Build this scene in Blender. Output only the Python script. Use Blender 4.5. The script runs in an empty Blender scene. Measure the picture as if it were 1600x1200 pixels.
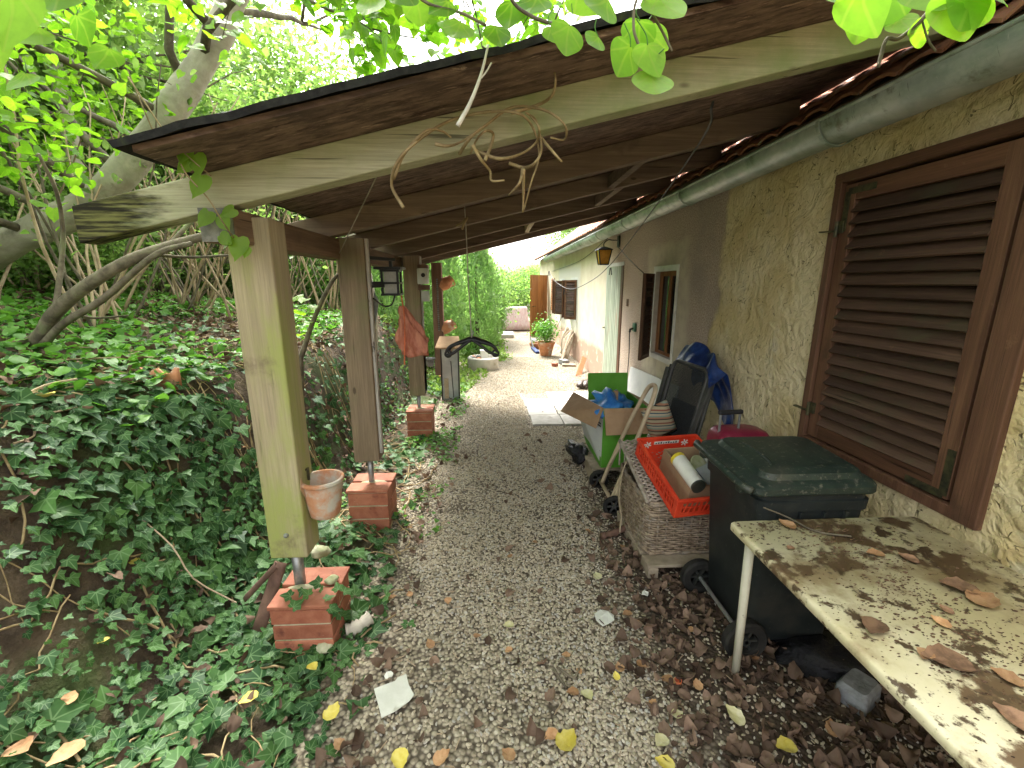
import bpy, bmesh, math, random
import numpy as np
from mathutils import Matrix, Vector, Quaternion
S = bpy.context.scene
COL = S.collection
random.seed(7); RNG = np.random.default_rng(7)
PI = math.pi; rad = math.radians

# ------------------------------------------------------------------ camera
FPX, HC = 685.0, 1.70                      # focal length in photo pixels, camera height
_v = np.array([765-800, -(442-600), -FPX]); _v /= np.linalg.norm(_v)      # world +Y (along the path)
_u = -np.array([805-800, -(3570-600), -FPX]); _u /= np.linalg.norm(_u)    # world +Z
_u -= _v*np.dot(_u, _v); _u /= np.linalg.norm(_u)
RC = np.array([np.cross(_v, _u), _v, _u]); CC = np.array([0, 0, HC])
cam = bpy.data.cameras.new('camera'); co = bpy.data.objects.new('camera', cam); COL.objects.link(co)
cam.sensor_width = 36; cam.lens = FPX/1600*36; cam.clip_start = .02; cam.clip_end = 2000
co.matrix_world = Matrix(RC.tolist()).to_4x4(); co.location = CC
S.camera = co

# ------------------------------------------------------------------ sky, sun, exposure
W = bpy.data.worlds.new('World'); S.world = W; W.use_nodes = True
nt = W.node_tree; nt.nodes.clear()
sky = nt.nodes.new('ShaderNodeTexSky'); sky.sky_type = 'NISHITA'; sky.sun_disc = False
SUN_EL, SUN_AZ = rad(56), rad(-24)         # azimuth clockwise from +Y
sky.sun_elevation = SUN_EL; sky.sun_rotation = SUN_AZ
sky.air_density = 1.2; sky.dust_density = 6.0; sky.ozone_density = .4
bg = nt.nodes.new('ShaderNodeBackground'); bg.inputs[1].default_value = .15
ow = nt.nodes.new('ShaderNodeOutputWorld')
hsv = nt.nodes.new('ShaderNodeHueSaturation'); hsv.inputs['Saturation'].default_value = .08
nt.links.new(sky.outputs[0], hsv.inputs['Color']); nt.links.new(hsv.outputs[0], bg.inputs[0]); nt.links.new(bg.outputs[0], ow.inputs[0])
sl = bpy.data.lights.new('sun', 'SUN'); sl.energy = 1.5; sl.angle = rad(14); sl.color = (1, .93, .80)
so = bpy.data.objects.new('sun', sl); COL.objects.link(so)
so.rotation_euler = (Vector((math.sin(SUN_AZ)*math.cos(SUN_EL), math.cos(SUN_AZ)*math.cos(SUN_EL), math.sin(SUN_EL)))).to_track_quat('Z', 'Y').to_euler()
S.view_settings.view_transform = 'Standard'; S.view_settings.look = 'None'
S.view_settings.gamma = 1; S.view_settings.use_curve_mapping = False
S.view_settings.exposure = 2.68
S.render.engine = 'CYCLES'; S.cycles.use_denoising = True
S.cycles.max_bounces = 8; S.cycles.transparent_max_bounces = 8

# ------------------------------------------------------------------ pixel -> place helpers
def ray(px, py): return RC @ np.array([(px-800)/FPX, -(py-600)/FPX, -1.])
def G(px, py, z=0): d = ray(px, py); return Vector(CC + d*((z-HC)/d[2]))     # on a level at height z
def PX(px, py, x): d = ray(px, py); return Vector(CC + d*(x/d[0]))           # on a wall at x
def PY(px, py, y): d = ray(px, py); return Vector(CC + d*(y/d[1]))           # at a distance y along the path

# ------------------------------------------------------------------ mesh helpers
class MB:
    def __init__(s): s.v = []; s.f = []
    def add(s, vs, fs):
        n = len(s.v); s.v += [tuple(v) for v in vs]; s.f += [tuple(i+n for i in f) for f in fs]; return s
    def box(s, x0, x1, y0, y1, z0, z1, M=None):
        vs = [Vector((x, y, z)) for z in (z0, z1) for y in (y0, y1) for x in (x0, x1)]
        if M is not None: vs = [M @ v for v in vs]
        return s.add(vs, [(0,2,3,1), (4,5,7,6), (0,1,5,4), (2,6,7,3), (0,4,6,2), (1,3,7,5)])
    def bar(s, a, b, w, h, up=(0,0,1), taper=1):
        a = Vector(a); b = Vector(b); d = (b-a).normalized(); r = d.cross(Vector(up)).normalized(); u = r.cross(d)
        vs = []
        for p, k in ((a, 1), (b, taper)):
            for i, j in ((-1,-1), (1,-1), (1,1), (-1,1)): vs.append(p + r*i*w*k/2 + u*j*h*k/2)
        return s.add(vs, [(3,2,1,0), (4,5,6,7), (0,1,5,4), (1,2,6,5), (2,3,7,6), (3,0,4,7)])
    def tube(s, pts, rs, n=8, cap=True):
        pts = [Vector(p) for p in pts]
        if not hasattr(rs, '__len__'): rs = [rs]*len(pts)
        t0 = (pts[1]-pts[0]).normalized(); r = t0.orthogonal().normalized(); vs = []
        for i, p in enumerate(pts):
            t = (pts[min(i+1, len(pts)-1)]-pts[max(i-1, 0)])
            t = t.normalized() if t.length > 1e-9 else t0
            r = (r - t*r.dot(t)); r = r.normalized() if r.length > 1e-6 else t.orthogonal().normalized()
            b = t.cross(r)
            for k in range(n):
                a = 2*PI*k/n; vs.append(p + (r*math.cos(a)+b*math.sin(a))*rs[i])
        m = len(pts); fs = [(i*n+k, i*n+(k+1) % n, (i+1)*n+(k+1) % n, (i+1)*n+k) for i in range(m-1) for k in range(n)]
        if cap: fs += [tuple(range(n-1, -1, -1)), tuple((m-1)*n+k for k in range(n))]
        return s.add(vs, fs)
    def lathe(s, prof, c=(0,0,0), n=24, M=None, sy=1.0):
        vs = []
        for r, z in prof:
            for k in range(n):
                a = 2*PI*k/n; v = Vector((r*math.cos(a), r*math.sin(a)*sy, z))
                vs.append((M @ v if M is not None else v) + Vector(c))
        m = len(prof); fs = [(i*n+k, i*n+(k+1) % n, (i+1)*n+(k+1) % n, (i+1)*n+k) for i in range(m-1) for k in range(n)]
        if prof[0][0] > 1e-6: fs.append(tuple(range(n-1, -1, -1)))
        if prof[-1][0] > 1e-6: fs.append(tuple((m-1)*n+k for k in range(n)))
        return s.add(vs, fs)
    def quad(s, a, b, c, d, t=.004):
        "four-cornered sheet with thickness t"
        a, b, c, d = map(Vector, (a, b, c, d)); n = (b-a).cross(d-a).normalized()*t
        return s.add([a, b, c, d, a+n, b+n, c+n, d+n], [(3,2,1,0), (4,5,6,7), (0,1,5,4), (1,2,6,5), (2,3,7,6), (3,0,4,7)])
    def xf(s, M): s.v = [tuple(M @ Vector(v)) for v in s.v]; return s

BASE = {}
def tag(o, label=None, cat=None, group=None, kind=None):
    if label: o['label'] = label
    if cat: o['category'] = cat
    if group: o['group'] = group
    if kind: o['kind'] = kind
    return o
def thing(name, label, cat, loc=(0,0,0), group=None):
    o = bpy.data.objects.new(name, None); COL.objects.link(o); o.empty_display_size = .1
    o.location = loc; BASE[o.name] = Vector(loc); return tag(o, label, cat, group)
def obj(name, mb, mat, parent=None, smooth=False, bevel=0, base=None):
    """links the collected shape (world coordinates) as one mesh object"""
    b = BASE[parent.name] if parent is not None else (Vector(base) if base is not None else Vector((0,0,0)))
    me = bpy.data.meshes.new(name)
    V = np.array(mb.v, dtype=np.float64) - np.array(b)
    me.from_pydata(V.tolist(), [], mb.f); me.update()
    if smooth: me.shade_smooth()
    me.materials.append(mat)
    o = bpy.data.objects.new(name, me); COL.objects.link(o)
    if parent is not None: o.parent = parent
    else: o.location = b
    BASE[o.name] = b
    if bevel:
        m = o.modifiers.new('bevel', 'BEVEL'); m.width = bevel; m.segments = 2; m.limit_method = 'ANGLE'; m.angle_limit = rad(40)
    return o
def auto(o, ang=40):
    "smooth faces, sharp where the angle is steep"
    bm = bmesh.new(); bm.from_mesh(o.data)
    for f in bm.faces: f.smooth = True
    for e in bm.edges: e.smooth = not (len(e.link_faces) == 2 and e.calc_face_angle(0) > rad(ang))
    bm.to_mesh(o.data); bm.free(); return o
def copy_tree(o, parent=None, loc=None):
    c = o.copy(); COL.objects.link(c); c.parent = parent
    if loc is not None: c.location = loc
    for ch in list(o.children): copy_tree(ch, c)
    return c
def solidify(o, t, off=-1):
    m = o.modifiers.new('solid', 'SOLIDIFY'); m.thickness = t; m.offset = off; return o
def subsurf(o, n=1):
    m = o.modifiers.new('sub', 'SUBSURF'); m.levels = n; m.render_levels = n; return o
def bez(pts, n=8):
    "Catmull-Rom through the points"
    P = [Vector(p) for p in pts]; P = [P[0]*2-P[1]] + P + [P[-1]*2-P[-2]]; out = []
    for i in range(1, len(P)-2):
        for k in range(n):
            t = k/n; a, b, c, d = P[i-1:i+3]
            out.append(.5*((2*b)+(c-a)*t+(2*a-5*b+4*c-d)*t*t+(3*b-a-3*c+d)*t**3))
    return out+[P[-2]]

# ------------------------------------------------------------------ procedural materials
def new_mat(name):
    m = bpy.data.materials.new(name); m.use_nodes = True; t = m.node_tree; t.nodes.clear()
    out = t.nodes.new('ShaderNodeOutputMaterial'); b = t.nodes.new('ShaderNodeBsdfPrincipled'); t.links.new(b.outputs[0], out.inputs[0])
    return m, t, b, out
def N(t, typ, **kw):
    n = t.nodes.new(typ)
    for k, v in kw.items():
        if k.startswith('i_'): n.inputs[int(k[2:])].default_value = v
        else: setattr(n, k, v)
    return n
def L(t, a, b): t.links.new(a, b)
def coords(t, stretch=(1,1,1), kind='Object', rnd=True):
    tc = N(t, 'ShaderNodeTexCoord'); mp = N(t, 'ShaderNodeMapping'); mp.inputs['Scale'].default_value = stretch
    L(t, tc.outputs[kind], mp.inputs[0])
    if rnd:
        oi = N(t, 'ShaderNodeObjectInfo'); mu = N(t, 'ShaderNodeMath', operation='MULTIPLY', i_1=37.)
        L(t, oi.outputs['Random'], mu.inputs[0]); L(t, mu.outputs[0], mp.inputs['Location'])
    return mp.outputs[0]
def noise(t, vec, scale, detail=6, rough=.6, dist=0):
    n = N(t, 'ShaderNodeTexNoise'); n.inputs['Scale'].default_value = scale; n.inputs['Detail'].default_value = detail
    n.inputs['Roughness'].default_value = rough; n.inputs['Distortion'].default_value = dist; L(t, vec, n.inputs['Vector']); return n.outputs['Fac']
def smooth(t, v, lo, hi, a=0., b=1.):
    n = N(t, 'ShaderNodeMapRange', interpolation_type='SMOOTHSTEP'); L(t, v, n.inputs[0])
    for i, x in enumerate((lo, hi, a, b)): n.inputs[i+1].default_value = x
    return n.outputs[0]
def mathn(t, op, a, b=None):
    n = N(t, 'ShaderNodeMath', operation=op)
    for i, x in enumerate((a, b)):
        if x is None: continue
        if isinstance(x, (int, float)): n.inputs[i].default_value = x
        else: L(t, x, n.inputs[i])
    return n.outputs[0]
def mix(t, fac, a, b, blend='MIX'):
    n = N(t, 'ShaderNodeMix', data_type='RGBA', blend_type=blend)
    for s, x in ((0, fac), (6, a), (7, b)):
        if isinstance(x, (int, float)): n.inputs[s].default_value = x
        elif isinstance(x, tuple): n.inputs[s].default_value = (*x[:3], 1)
        else: L(t, x, n.inputs[s])
    return n.outputs[2]
def bumpn(t, b, h, strength, dist=.01, prev=None):
    n = N(t, 'ShaderNodeBump'); n.inputs['Strength'].default_value = strength; n.inputs['Distance'].default_value = dist
    L(t, h, n.inputs['Height'])
    if prev is not None: L(t, prev, n.inputs['Normal'])
    L(t, n.outputs[0], b.inputs['Normal']); return n.outputs[0]
def mat(name, c1, c2, scale=6, stretch=(1,1,1), rough=.85, bump=.3, bscale=None, bdist=.004, layers=(), rand=.12, metal=0, spec=.3, dist=.3, lo=.35, hi=.65):
    m, t, b, out = new_mat(name); v = coords(t, stretch); v0 = coords(t)
    c = mix(t, smooth(t, noise(t, v, scale, 8, .65, dist), lo, hi), c1, c2)
    for lay in layers:                       # (colour, scale, lo, hi[, stretch]) patches of dirt, algae, paint ...
        vv = coords(t, lay[4]) if len(lay) > 4 else v0
        c = mix(t, smooth(t, noise(t, vv, lay[1], 7, .65), lay[2], lay[3]), c, lay[0])
    if rand:
        oi = N(t, 'ShaderNodeObjectInfo'); hs = N(t, 'ShaderNodeHueSaturation')
        L(t, smooth(t, oi.outputs['Random'], 0, 1, 1-rand, 1+rand), hs.inputs['Value']); L(t, c, hs.inputs['Color']); c = hs.outputs[0]
    L(t, c, b.inputs['Base Color']); b.inputs['Roughness'].default_value = rough; b.inputs['Metallic'].default_value = metal
    b.inputs['Specular IOR Level'].default_value = spec
    if bump: bumpn(t, b, noise(t, v, bscale or scale*4, 8, .65), bump, bdist)
    return m
def leaf_mat(name, c1, c2, trans=.5, vein=None, rough=.5, tcol=None, spec=.4):
    "leaf: colour varies from leaf to leaf with the attribute 'tint'; light shines through"
    m, t, b, out = new_mat(name)
    at = N(t, 'ShaderNodeAttribute', attribute_name='tint'); f = at.outputs['Fac']
    c = mix(t, f, c1, c2)
    c = mix(t, smooth(t, noise(t, coords(t, rnd=False), 60, 3), .3, .8, 0, .25), c, tuple(x*.6 for x in c1))
    if vein:
        uv = N(t, 'ShaderNodeUVMap'); sx = N(t, 'ShaderNodeSeparateXYZ'); L(t, uv.outputs[0], sx.inputs[0])
        ang = mathn(t, 'ABSOLUTE', mathn(t, 'ARCTAN2', sx.outputs[0], sx.outputs[1]))
        rr = mathn(t, 'SQRT', mathn(t, 'ADD', mathn(t, 'MULTIPLY', sx.outputs[0], sx.outputs[0]), mathn(t, 'MULTIPLY', sx.outputs[1], sx.outputs[1])))
        best = None
        for a0 in (0, .72, 1.55):
            d = mathn(t, 'MULTIPLY', mathn(t, 'ABSOLUTE', mathn(t, 'SUBTRACT', ang, a0)), rr)
            best = d if best is None else mathn(t, 'MINIMUM', best, d)
        c = mix(t, smooth(t, best, .012, .04, vein[3], 0), c, vein[:3])
    L(t, c, b.inputs['Base Color']); b.inputs['Roughness'].default_value = rough; b.inputs['Specular IOR Level'].default_value = spec
    if trans:
        tr = N(t, 'ShaderNodeBsdfTranslucent'); ms = N(t, 'ShaderNodeMixShader', i_0=trans)
        L(t, mix(t, 1., c, tcol or (1.2, 1.3, .8), 'MULTIPLY'), tr.inputs[0]); L(t, b.outputs[0], ms.inputs[1]); L(t, tr.outputs[0], ms.inputs[2]); L(t, ms.outputs[0], out.inputs[0])
    return m
def wood(name, c1, c2, axis, rough=.85, layers=(), crack=.7, knots=True, rand=.14):
    "sawn timber: grain along an axis, fine streaks, dark checks and a few knots"
    m, t, b, out = new_mat(name); st = lambda k, a=1.: tuple(a if i == axis else k for i in range(3))
    v0 = coords(t); g1 = noise(t, coords(t, st(9, .6)), 2.2, 7, .6, .6); g2 = noise(t, coords(t, st(60, 1.6)), 2.5, 5, .7); g3 = noise(t, coords(t, st(34, .8)), 1.6, 3, .5, .3)
    c = mix(t, smooth(t, g1, .3, .7), c1, c2)
    c = mix(t, smooth(t, g2, .3, .75, 0, .55), c, tuple(x*.55 for x in c1))
    for lay in layers:
        c = mix(t, smooth(t, noise(t, coords(t, lay[4]) if len(lay) > 4 else v0, lay[1], 7, .65), lay[2], lay[3]), c, lay[0])
    ck = smooth(t, g3, .27, .33, 1, 0); c = mix(t, mathn(t, 'MULTIPLY', ck, crack), c, tuple(x*.22 for x in c1))
    if knots:
        vo = N(t, 'ShaderNodeTexVoronoi'); vo.inputs['Scale'].default_value = 3.2; L(t, coords(t, st(1.6, .7)), vo.inputs['Vector'])
        c = mix(t, smooth(t, vo.outputs['Distance'], .035, .075, .8, 0), c, tuple(x*.35 for x in c1))
    oi = N(t, 'ShaderNodeObjectInfo'); hs = N(t, 'ShaderNodeHueSaturation'); L(t, smooth(t, oi.outputs['Random'], 0, 1, 1-rand, 1+rand), hs.inputs['Value']); L(t, c, hs.inputs['Color'])
    L(t, hs.outputs[0], b.inputs['Base Color']); b.inputs['Roughness'].default_value = rough; b.inputs['Specular IOR Level'].default_value = .25
    h = mathn(t, 'SUBTRACT', mathn(t, 'ADD', mathn(t, 'MULTIPLY', g2, .6), mathn(t, 'MULTIPLY', g1, .5)), ck); bumpn(t, b, h, .55, .006)
    return m
def frame_ring(x0, x1, y0, y1, z0, z1, wl, wr, wb, wt):
    "a rectangular frame as one closed loop; wl at y0, wr at y1, wb below, wt above"
    o = [(y0, z0), (y1, z0), (y1, z1), (y0, z1)]; i = [(y0+wl, z0+wb), (y1-wr, z0+wb), (y1-wr, z1-wt), (y0+wl, z1-wt)]
    mb = MB(); mb.v = [(x, *p) for x in (x0, x1) for p in o+i]
    for k in range(4):
        q = (k+1) % 4; mb.f += [(k, k+4, q+4, q), (8+k, 8+q, 12+q, 12+k), (k, q, 8+q, 8+k), (4+k, 12+k, 12+q, 4+q)]
    return mb
def plain(name, c, rough=.5, metal=0, spec=.5, var=.12, scale=20, bump=.1):
    return mat(name, tuple(x*(1-var) for x in c), tuple(min(1, x*(1+var)) for x in c), scale=scale, rough=rough, metal=metal, spec=spec, bump=bump, bdist=.002, rand=.05)

# ------------------------------------------------------------------ leaf clouds
def leaf_cloud(name, shape, pos, size, nrm, mat_, parent=None, tilt=.5, base=None, tint=None, up=None, kind=None, smooth_=True):
    """many leaves as ONE mesh: shape = (verts Nx3 with the stalk at 0 and the tip to +y, faces); nrm = facing of each leaf"""
    tv, tf = shape; tv = np.array(tv, float); K = len(pos); pos = np.array(pos, float); size = np.array(size, float)
    nrm = np.array(nrm, float) + RNG.normal(0, tilt, (K, 3)); nrm /= np.linalg.norm(nrm, axis=1)[:, None]+1e-9
    d = RNG.normal(0, 1, (K, 3)) if up is None else np.array(up, float)+RNG.normal(0, .45, (K, 3))
    d -= nrm*(d*nrm).sum(1)[:, None]; d /= np.linalg.norm(d, axis=1)[:, None]+1e-9
    r = np.cross(d, nrm)
    P = pos[:, None, :] + size[:, None, None]*(tv[None, :, 0:1]*r[:, None, :] + tv[None, :, 1:2]*d[:, None, :] + tv[None, :, 2:3]*nrm[:, None, :])
    b = BASE[parent.name] if parent is not None else Vector(base if base is not None else (0,0,0))
    P = P.reshape(-1, 3) - np.array(b); n = len(tv)
    me = bpy.data.meshes.new(name)
    F = np.array([f for f in tf]); fl = (F[None]+(np.arange(K)*n)[:, None, None]).reshape(-1)
    q = F.shape[1]; nf = K*len(F)
    me.vertices.add(len(P)); me.vertices.foreach_set('co', P.astype(np.float32).ravel())
    me.loops.add(len(fl)); me.loops.foreach_set('vertex_index', fl.astype(np.int32))
    me.polygons.add(nf); me.polygons.foreach_set('loop_start', (np.arange(nf)*q).astype(np.int32))
    try: me.polygons.foreach_set('loop_total', np.full(nf, q, np.int32))
    except Exception: pass
    uv = me.uv_layers.new(name='UVMap'); uv.data.foreach_set('uv', np.tile(tv[:, :2], (K, 1))[fl].astype(np.float32).ravel())
    a = me.attributes.new('tint', 'FLOAT', 'POINT'); tt = RNG.random(K) if tint is None else np.array(tint)
    a.data.foreach_set('value', np.repeat(tt, n).astype(np.float32))
    me.update(calc_edges=True); me.materials.append(mat_)
    if smooth_: me.shade_smooth()
    o = bpy.data.objects.new(name, me); COL.objects.link(o)
    if parent is not None: o.parent = parent
    else: o.location = b
    BASE[o.name] = b
    if kind: o['kind'] = kind
    return o
def fan(outline, centre, zf):
    v = [(*centre, zf(*centre))]+[(x, y, zf(x, y)) for x, y in outline]; n = len(outline)
    return v, [(0, i+1, (i+1) % n+1) for i in range(n)]
_h = [(0,.0), (.16,-.10), (.36,-.06), (.48,.14), (.46,.42), (.30,.70), (.12,.90), (0,1.08)]
HEART = fan(_h+[(-x, y) for x, y in _h[-2:0:-1]], (0,.35), lambda x, y: .22*abs(x)-.16*y*y+.05*math.sin(7*x+3*y))
_i = [(0,0), (.16,-.17), (.40,-.20), (.42,.02), (.64,.22), (.44,.38), (.27,.46), (.20,.66), (0,.98)]
IVY = fan(_i+[(-x, y) for x, y in _i[-2:0:-1]], (0,.22), lambda x, y: .18*abs(x)-.18*y*y)
OVAL = fan([(0,0), (.22,.2), (.27,.5), (.16,.8), (0,1), (-.16,.8), (-.27,.5), (-.22,.2)], (0,.45), lambda x, y: .35*abs(x)-.2*y*y)
_c = [(0,-.02), (.17,.02), (.33,.16), (.35,.28), (.40,.42), (.31,.58), (.27,.72), (.12,.86), (.03,1.0), (-.05,.98), (-.14,.82), (-.29,.70), (-.30,.55), (-.39,.44), (-.36,.25), (-.25,.06)]
def fan2(outline, centre, zf):
    "as fan, with a middle ring so that the leaf can curl"
    v = [(*centre, zf(*centre))]; n = len(outline)
    for k in (.55, 1.): v += [(x_, y_, zf(x_, y_)) for x_, y_ in ((centre[0]+(x-centre[0])*k, centre[1]+(y-centre[1])*k) for x, y in outline)]
    f = [(0, i+1, (i+1) % n+1) for i in range(n)]
    for i in range(n): j = (i+1) % n; f += [(i+1, n+i+1, n+j+1), (i+1, n+j+1, j+1)]
    return v, f
CURL = fan2(_c, (0,.45), lambda x, y: 1.5*x*x*(.6+y)+.55*(y-.4)**2+.05*math.sin(14*x+6*y))
ROLL = fan2([(x*.95+.06*math.sin(5*y), y) for x, y in _c], (0,.45), lambda x, y: 2.1*x*x+.45*x*math.sin(4*y)+.25*math.sin(3*y+.5)+.05*math.sin(17*x-5*y))
DIAM = ([(0,0,0), (.32,.45,.1), (0,1,-.1), (-.32,.45,.1), (0,.45,0)], [(0,1,4), (1,2,4), (2,3,4), (3,0,4)])

# ================================================================== materials
M_post1 = wood('green stained post', (.34,.28,.18), (.47,.39,.26), 2, layers=[((.30,.33,.10), 1.7, .42, .66, (2,2,.6)), ((.16,.12,.08), 4, .6, .8)], crack=.4)
M_post = wood('weathered post', (.20,.145,.10), (.31,.23,.155), 2, layers=[((.18,.18,.09), 2, .5, .75)])
M_postred = wood('brown post', (.20,.115,.08), (.29,.17,.12), 2)
M_raft1 = wood('green stained rafter', (.33,.32,.21), (.47,.45,.31), 0, layers=[((.20,.26,.11), 1.6, .42, .7), ((.11,.10,.07), 5, .64, .78)], crack=.8)
def _rot_end(m_):
    "the overhanging rafter end has rotted: dark fibres and moss, with a ragged border"
    t = m_.node_tree; b = next(n for n in t.nodes if n.type == 'BSDF_PRINCIPLED'); src = b.inputs['Base Color'].links[0].from_socket
    tc = N(t, 'ShaderNodeTexCoord'); sx = N(t, 'ShaderNodeSeparateXYZ'); L(t, tc.outputs['Object'], sx.inputs[0])
    f = smooth(t, mathn(t, 'ADD', sx.outputs[0], mathn(t, 'MULTIPLY', noise(t, coords(t, (3,14,14)), 2, 6), .5)), .02, -.16)
    r = mix(t, smooth(t, noise(t, coords(t, (1.2,16,16)), 4, 7), .4, .62), (.016,.014,.008), (.15,.15,.05)); L(t, mix(t, f, src, r), b.inputs['Base Color'])
_rot_end(M_raft1)
M_raft = wood('brown rafter', (.15,.105,.08), (.25,.18,.13), 0, layers=[((.07,.05,.045), 3, .56, .8)])
M_beam = wood('brown beam', (.19,.125,.085), (.31,.21,.14), 1, layers=[((.09,.06,.05), 4, .58, .8)])
M_rot = mat('rotten mossy timber', (.022,.02,.010), (.10,.11,.025), 5, (.8,9,9), layers=[((.20,.18,.10), 7, .6, .7, (.9,12,12))], bump=1., bscale=9, bdist=.02)
M_endg = mat('grey end grain', (.13,.13,.11), (.22,.21,.18), 30, bump=.4, bscale=60)
M_osb = mat('reddish strand board', (.09,.058,.046), (.22,.145,.115), 26, (.28,1.2,1), layers=[((.05,.026,.022), 18, .55, .66, (.25,1.4,1)), ((.36,.25,.20), 40, .60, .68, (.22,1.4,1)), ((.06,.04,.035), 1.3, .5, .75)], bump=1., bscale=34, bdist=.012)
M_felt = mat('mossy roofing felt', (.012,.012,.014), (.03,.032,.03), 20, layers=[((.05,.075,.012), 5, .55, .68)], bump=.6, bscale=90)
M_pale = wood('pale cut wood', (.42,.34,.24), (.55,.45,.33), 1)
M_whitewood = mat('peeling white batten', (.45,.43,.40), (.62,.60,.56), 5, (3,3,.5), layers=[((.06,.05,.04), 8, .56, .66, (4,4,.8))], bump=.4)
M_zinc = mat('weathered zinc', (.30,.35,.32), (.48,.52,.48), 9, (1,.5,1), layers=[((.17,.26,.17), 3, .42, .70), ((.15,.13,.10), 6, .56, .72), ((.56,.57,.54), 14, .64, .74, (1,6,1)), ((.10,.09,.07), 9, .62, .72, (1,8,1))], rough=.42, metal=.3, bump=.15, rand=.05)
M_steel = mat('grey galvanised steel', (.28,.29,.29), (.42,.43,.43), 20, rough=.45, metal=.7, bump=.1)
M_black = plain('black metal', (.012,.012,.014), .5)
M_dark = plain('dark void', (.01,.009,.008), .9)
M_glass = plain('dark window glass', (.02,.025,.025), .08, spec=.7, bump=0)
M_brown = wood('reddish brown varnished wood', (.10,.048,.028), (.165,.08,.045), 1, .55, layers=[((.055,.03,.02), 3, .54, .75), ((.26,.15,.085), 8, .62, .78)], knots=False)
M_brownv = wood('reddish brown upright wood', (.11,.053,.032), (.185,.095,.055), 2, .55, layers=[((.06,.035,.022), 3, .55, .78), ((.28,.16,.09), 8, .62, .78)], knots=False)
M_slat = wood('brown louvre slat', (.068,.039,.027), (.12,.07,.045), 1, .6, layers=[((.07,.06,.035), 2.5, .5, .7), ((.20,.11,.065), 9, .64, .8)], knots=False, rand=.25)
M_doorfar = mat('orange brown door', (.30,.12,.04), (.42,.19,.07), 3, (6,6,.4), rough=.5, bump=.2)
M_doorgreen = mat('flaking green door slats', (.36,.42,.33), (.50,.55,.45), 3, (3,3,.6), layers=[((.44,.36,.27), 1.3, .54, .74, (1,1,1))], rough=.7, bump=.3, rand=.1)
M_brass = mat('tarnished iron', (.05,.05,.035), (.13,.12,.06), 20, rough=.5, metal=.6, bump=.2)
M_brick = mat('red brick', (.30,.10,.058), (.42,.165,.10), 9, layers=[((.17,.055,.04), 14, .55, .75), ((.42,.30,.23), 30, .66, .76), ((.16,.17,.09), 4, .62, .8)], bump=.25, bscale=60, rand=.15, rough=.7)
M_mortar = mat('pale mortar', (.38,.35,.24), (.52,.48,.33), 20, layers=[((.24,.27,.13), 8, .5, .7)], bump=.6, bscale=60)
M_terra = mat('terracotta', (.42,.17,.085), (.55,.25,.13), 7, layers=[((.55,.50,.42), 6, .52, .68)], bump=.2, rough=.85)
M_terra2 = mat('limed terracotta', (.50,.22,.11), (.60,.32,.19), 6, layers=[((.52,.49,.42), 5, .42, .58)], bump=.3, rough=.9)
M_tile = mat('red roof tile', (.34,.14,.08), (.46,.22,.14), 8, layers=[((.45,.38,.32), 9, .55, .7), ((.08,.07,.05), 12, .6, .75)], bump=.3, rand=.2)
M_bark = mat('smooth grey bark', (.32,.29,.24), (.50,.46,.39), 4, (1,1,1), layers=[((.16,.15,.11), 5, .55, .75), ((.28,.30,.20), 2, .55, .75)], bump=.5, bscale=20, bdist=.01)
M_bark2 = mat('dark branch bark', (.085,.07,.05), (.19,.16,.115), 10, layers=[((.17,.19,.10), 5, .55, .75)], bump=.6, bscale=40, bdist=.006)
M_stem = mat('dry tan stem', (.30,.22,.14), (.46,.36,.25), 8, bump=.3)
M_vine = mat('dried vine', (.24,.17,.085), (.38,.29,.16), 12, bump=.4)
M_paver = mat('pale concrete slab', (.40,.38,.34), (.52,.50,.46), 6, layers=[((.25,.22,.17), 7, .58, .75)], bump=.3)
M_rope = mat('pale cord', (.30,.27,.22), (.42,.39,.32), 20, bump=.2)
M_white = mat('dirty white paint', (.55,.55,.52), (.68,.68,.65), 4, layers=[((.35,.33,.27), 6, .6, .78)], rough=.5, bump=.05)

# ================================================================== ground
def smst(a, b, x): t = np.clip((x-a)/(b-a), 0, 1); return t*t*(3-2*t)
def wob(x, y, s, k):
    return (np.sin(x*s+1.3*k)+np.sin(y*s*1.17+2.1*k)+np.sin((x+y)*s*.73+.7*k)+np.sin((x-y)*s*1.9+k*3.3)*.5)/3.5
def bank_z(x, y):
    "height of the ivy bank on the left of the path"
    x = np.asarray(x, float); y = np.asarray(y, float)
    xb = -1.22-.10*smst(3.2, 1.4, y)+.05*wob(x*0, y, 2.3, 1)
    xt = -1.72-.65*smst(3.6, 1.2, y)+.08*wob(x*0, y, 1.7, 2)
    t = np.clip((xb-x)/(xb-xt), 0, 1); t = t*t*(3-2*t)
    top = 1.08+.05*wob(x, y, 1.1, 3)+.12*np.clip(xt-x, 0, 8)
    h = t*top + .05*smst(-.6, -1.2, x)*(1+wob(x, y, 4, 4))
    return h*smst(-1.5, .2, y)*(1-.75*smst(7.2, 9.5, y)) + .02*wob(x, y, 3.1, 5)*smst(-.5, -.8, x)
def grid_obj(name, xs, ys, zf, m, kind=None):
    X, Y = np.meshgrid(xs, ys); Z = zf(X, Y); nx, ny = len(xs), len(ys)
    v = np.stack([X.ravel(), Y.ravel(), Z.ravel()], 1)
    i = (np.arange(ny-1)[:, None]*nx+np.arange(nx-1)[None]).ravel()
    mb = MB(); mb.v = v.tolist(); mb.f = np.stack([i, i+1, i+nx+1, i+nx], 1).tolist()
    o = obj(name, mb, m, smooth=True); tag(o, kind=kind); return o
m, t, b, _ = new_mat('soil and litter'); v = coords(t, rnd=False)
c = mix(t, smooth(t, noise(t, v, 7, 8), .35, .65), (.045,.030,.020), (.12,.085,.055))
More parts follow.
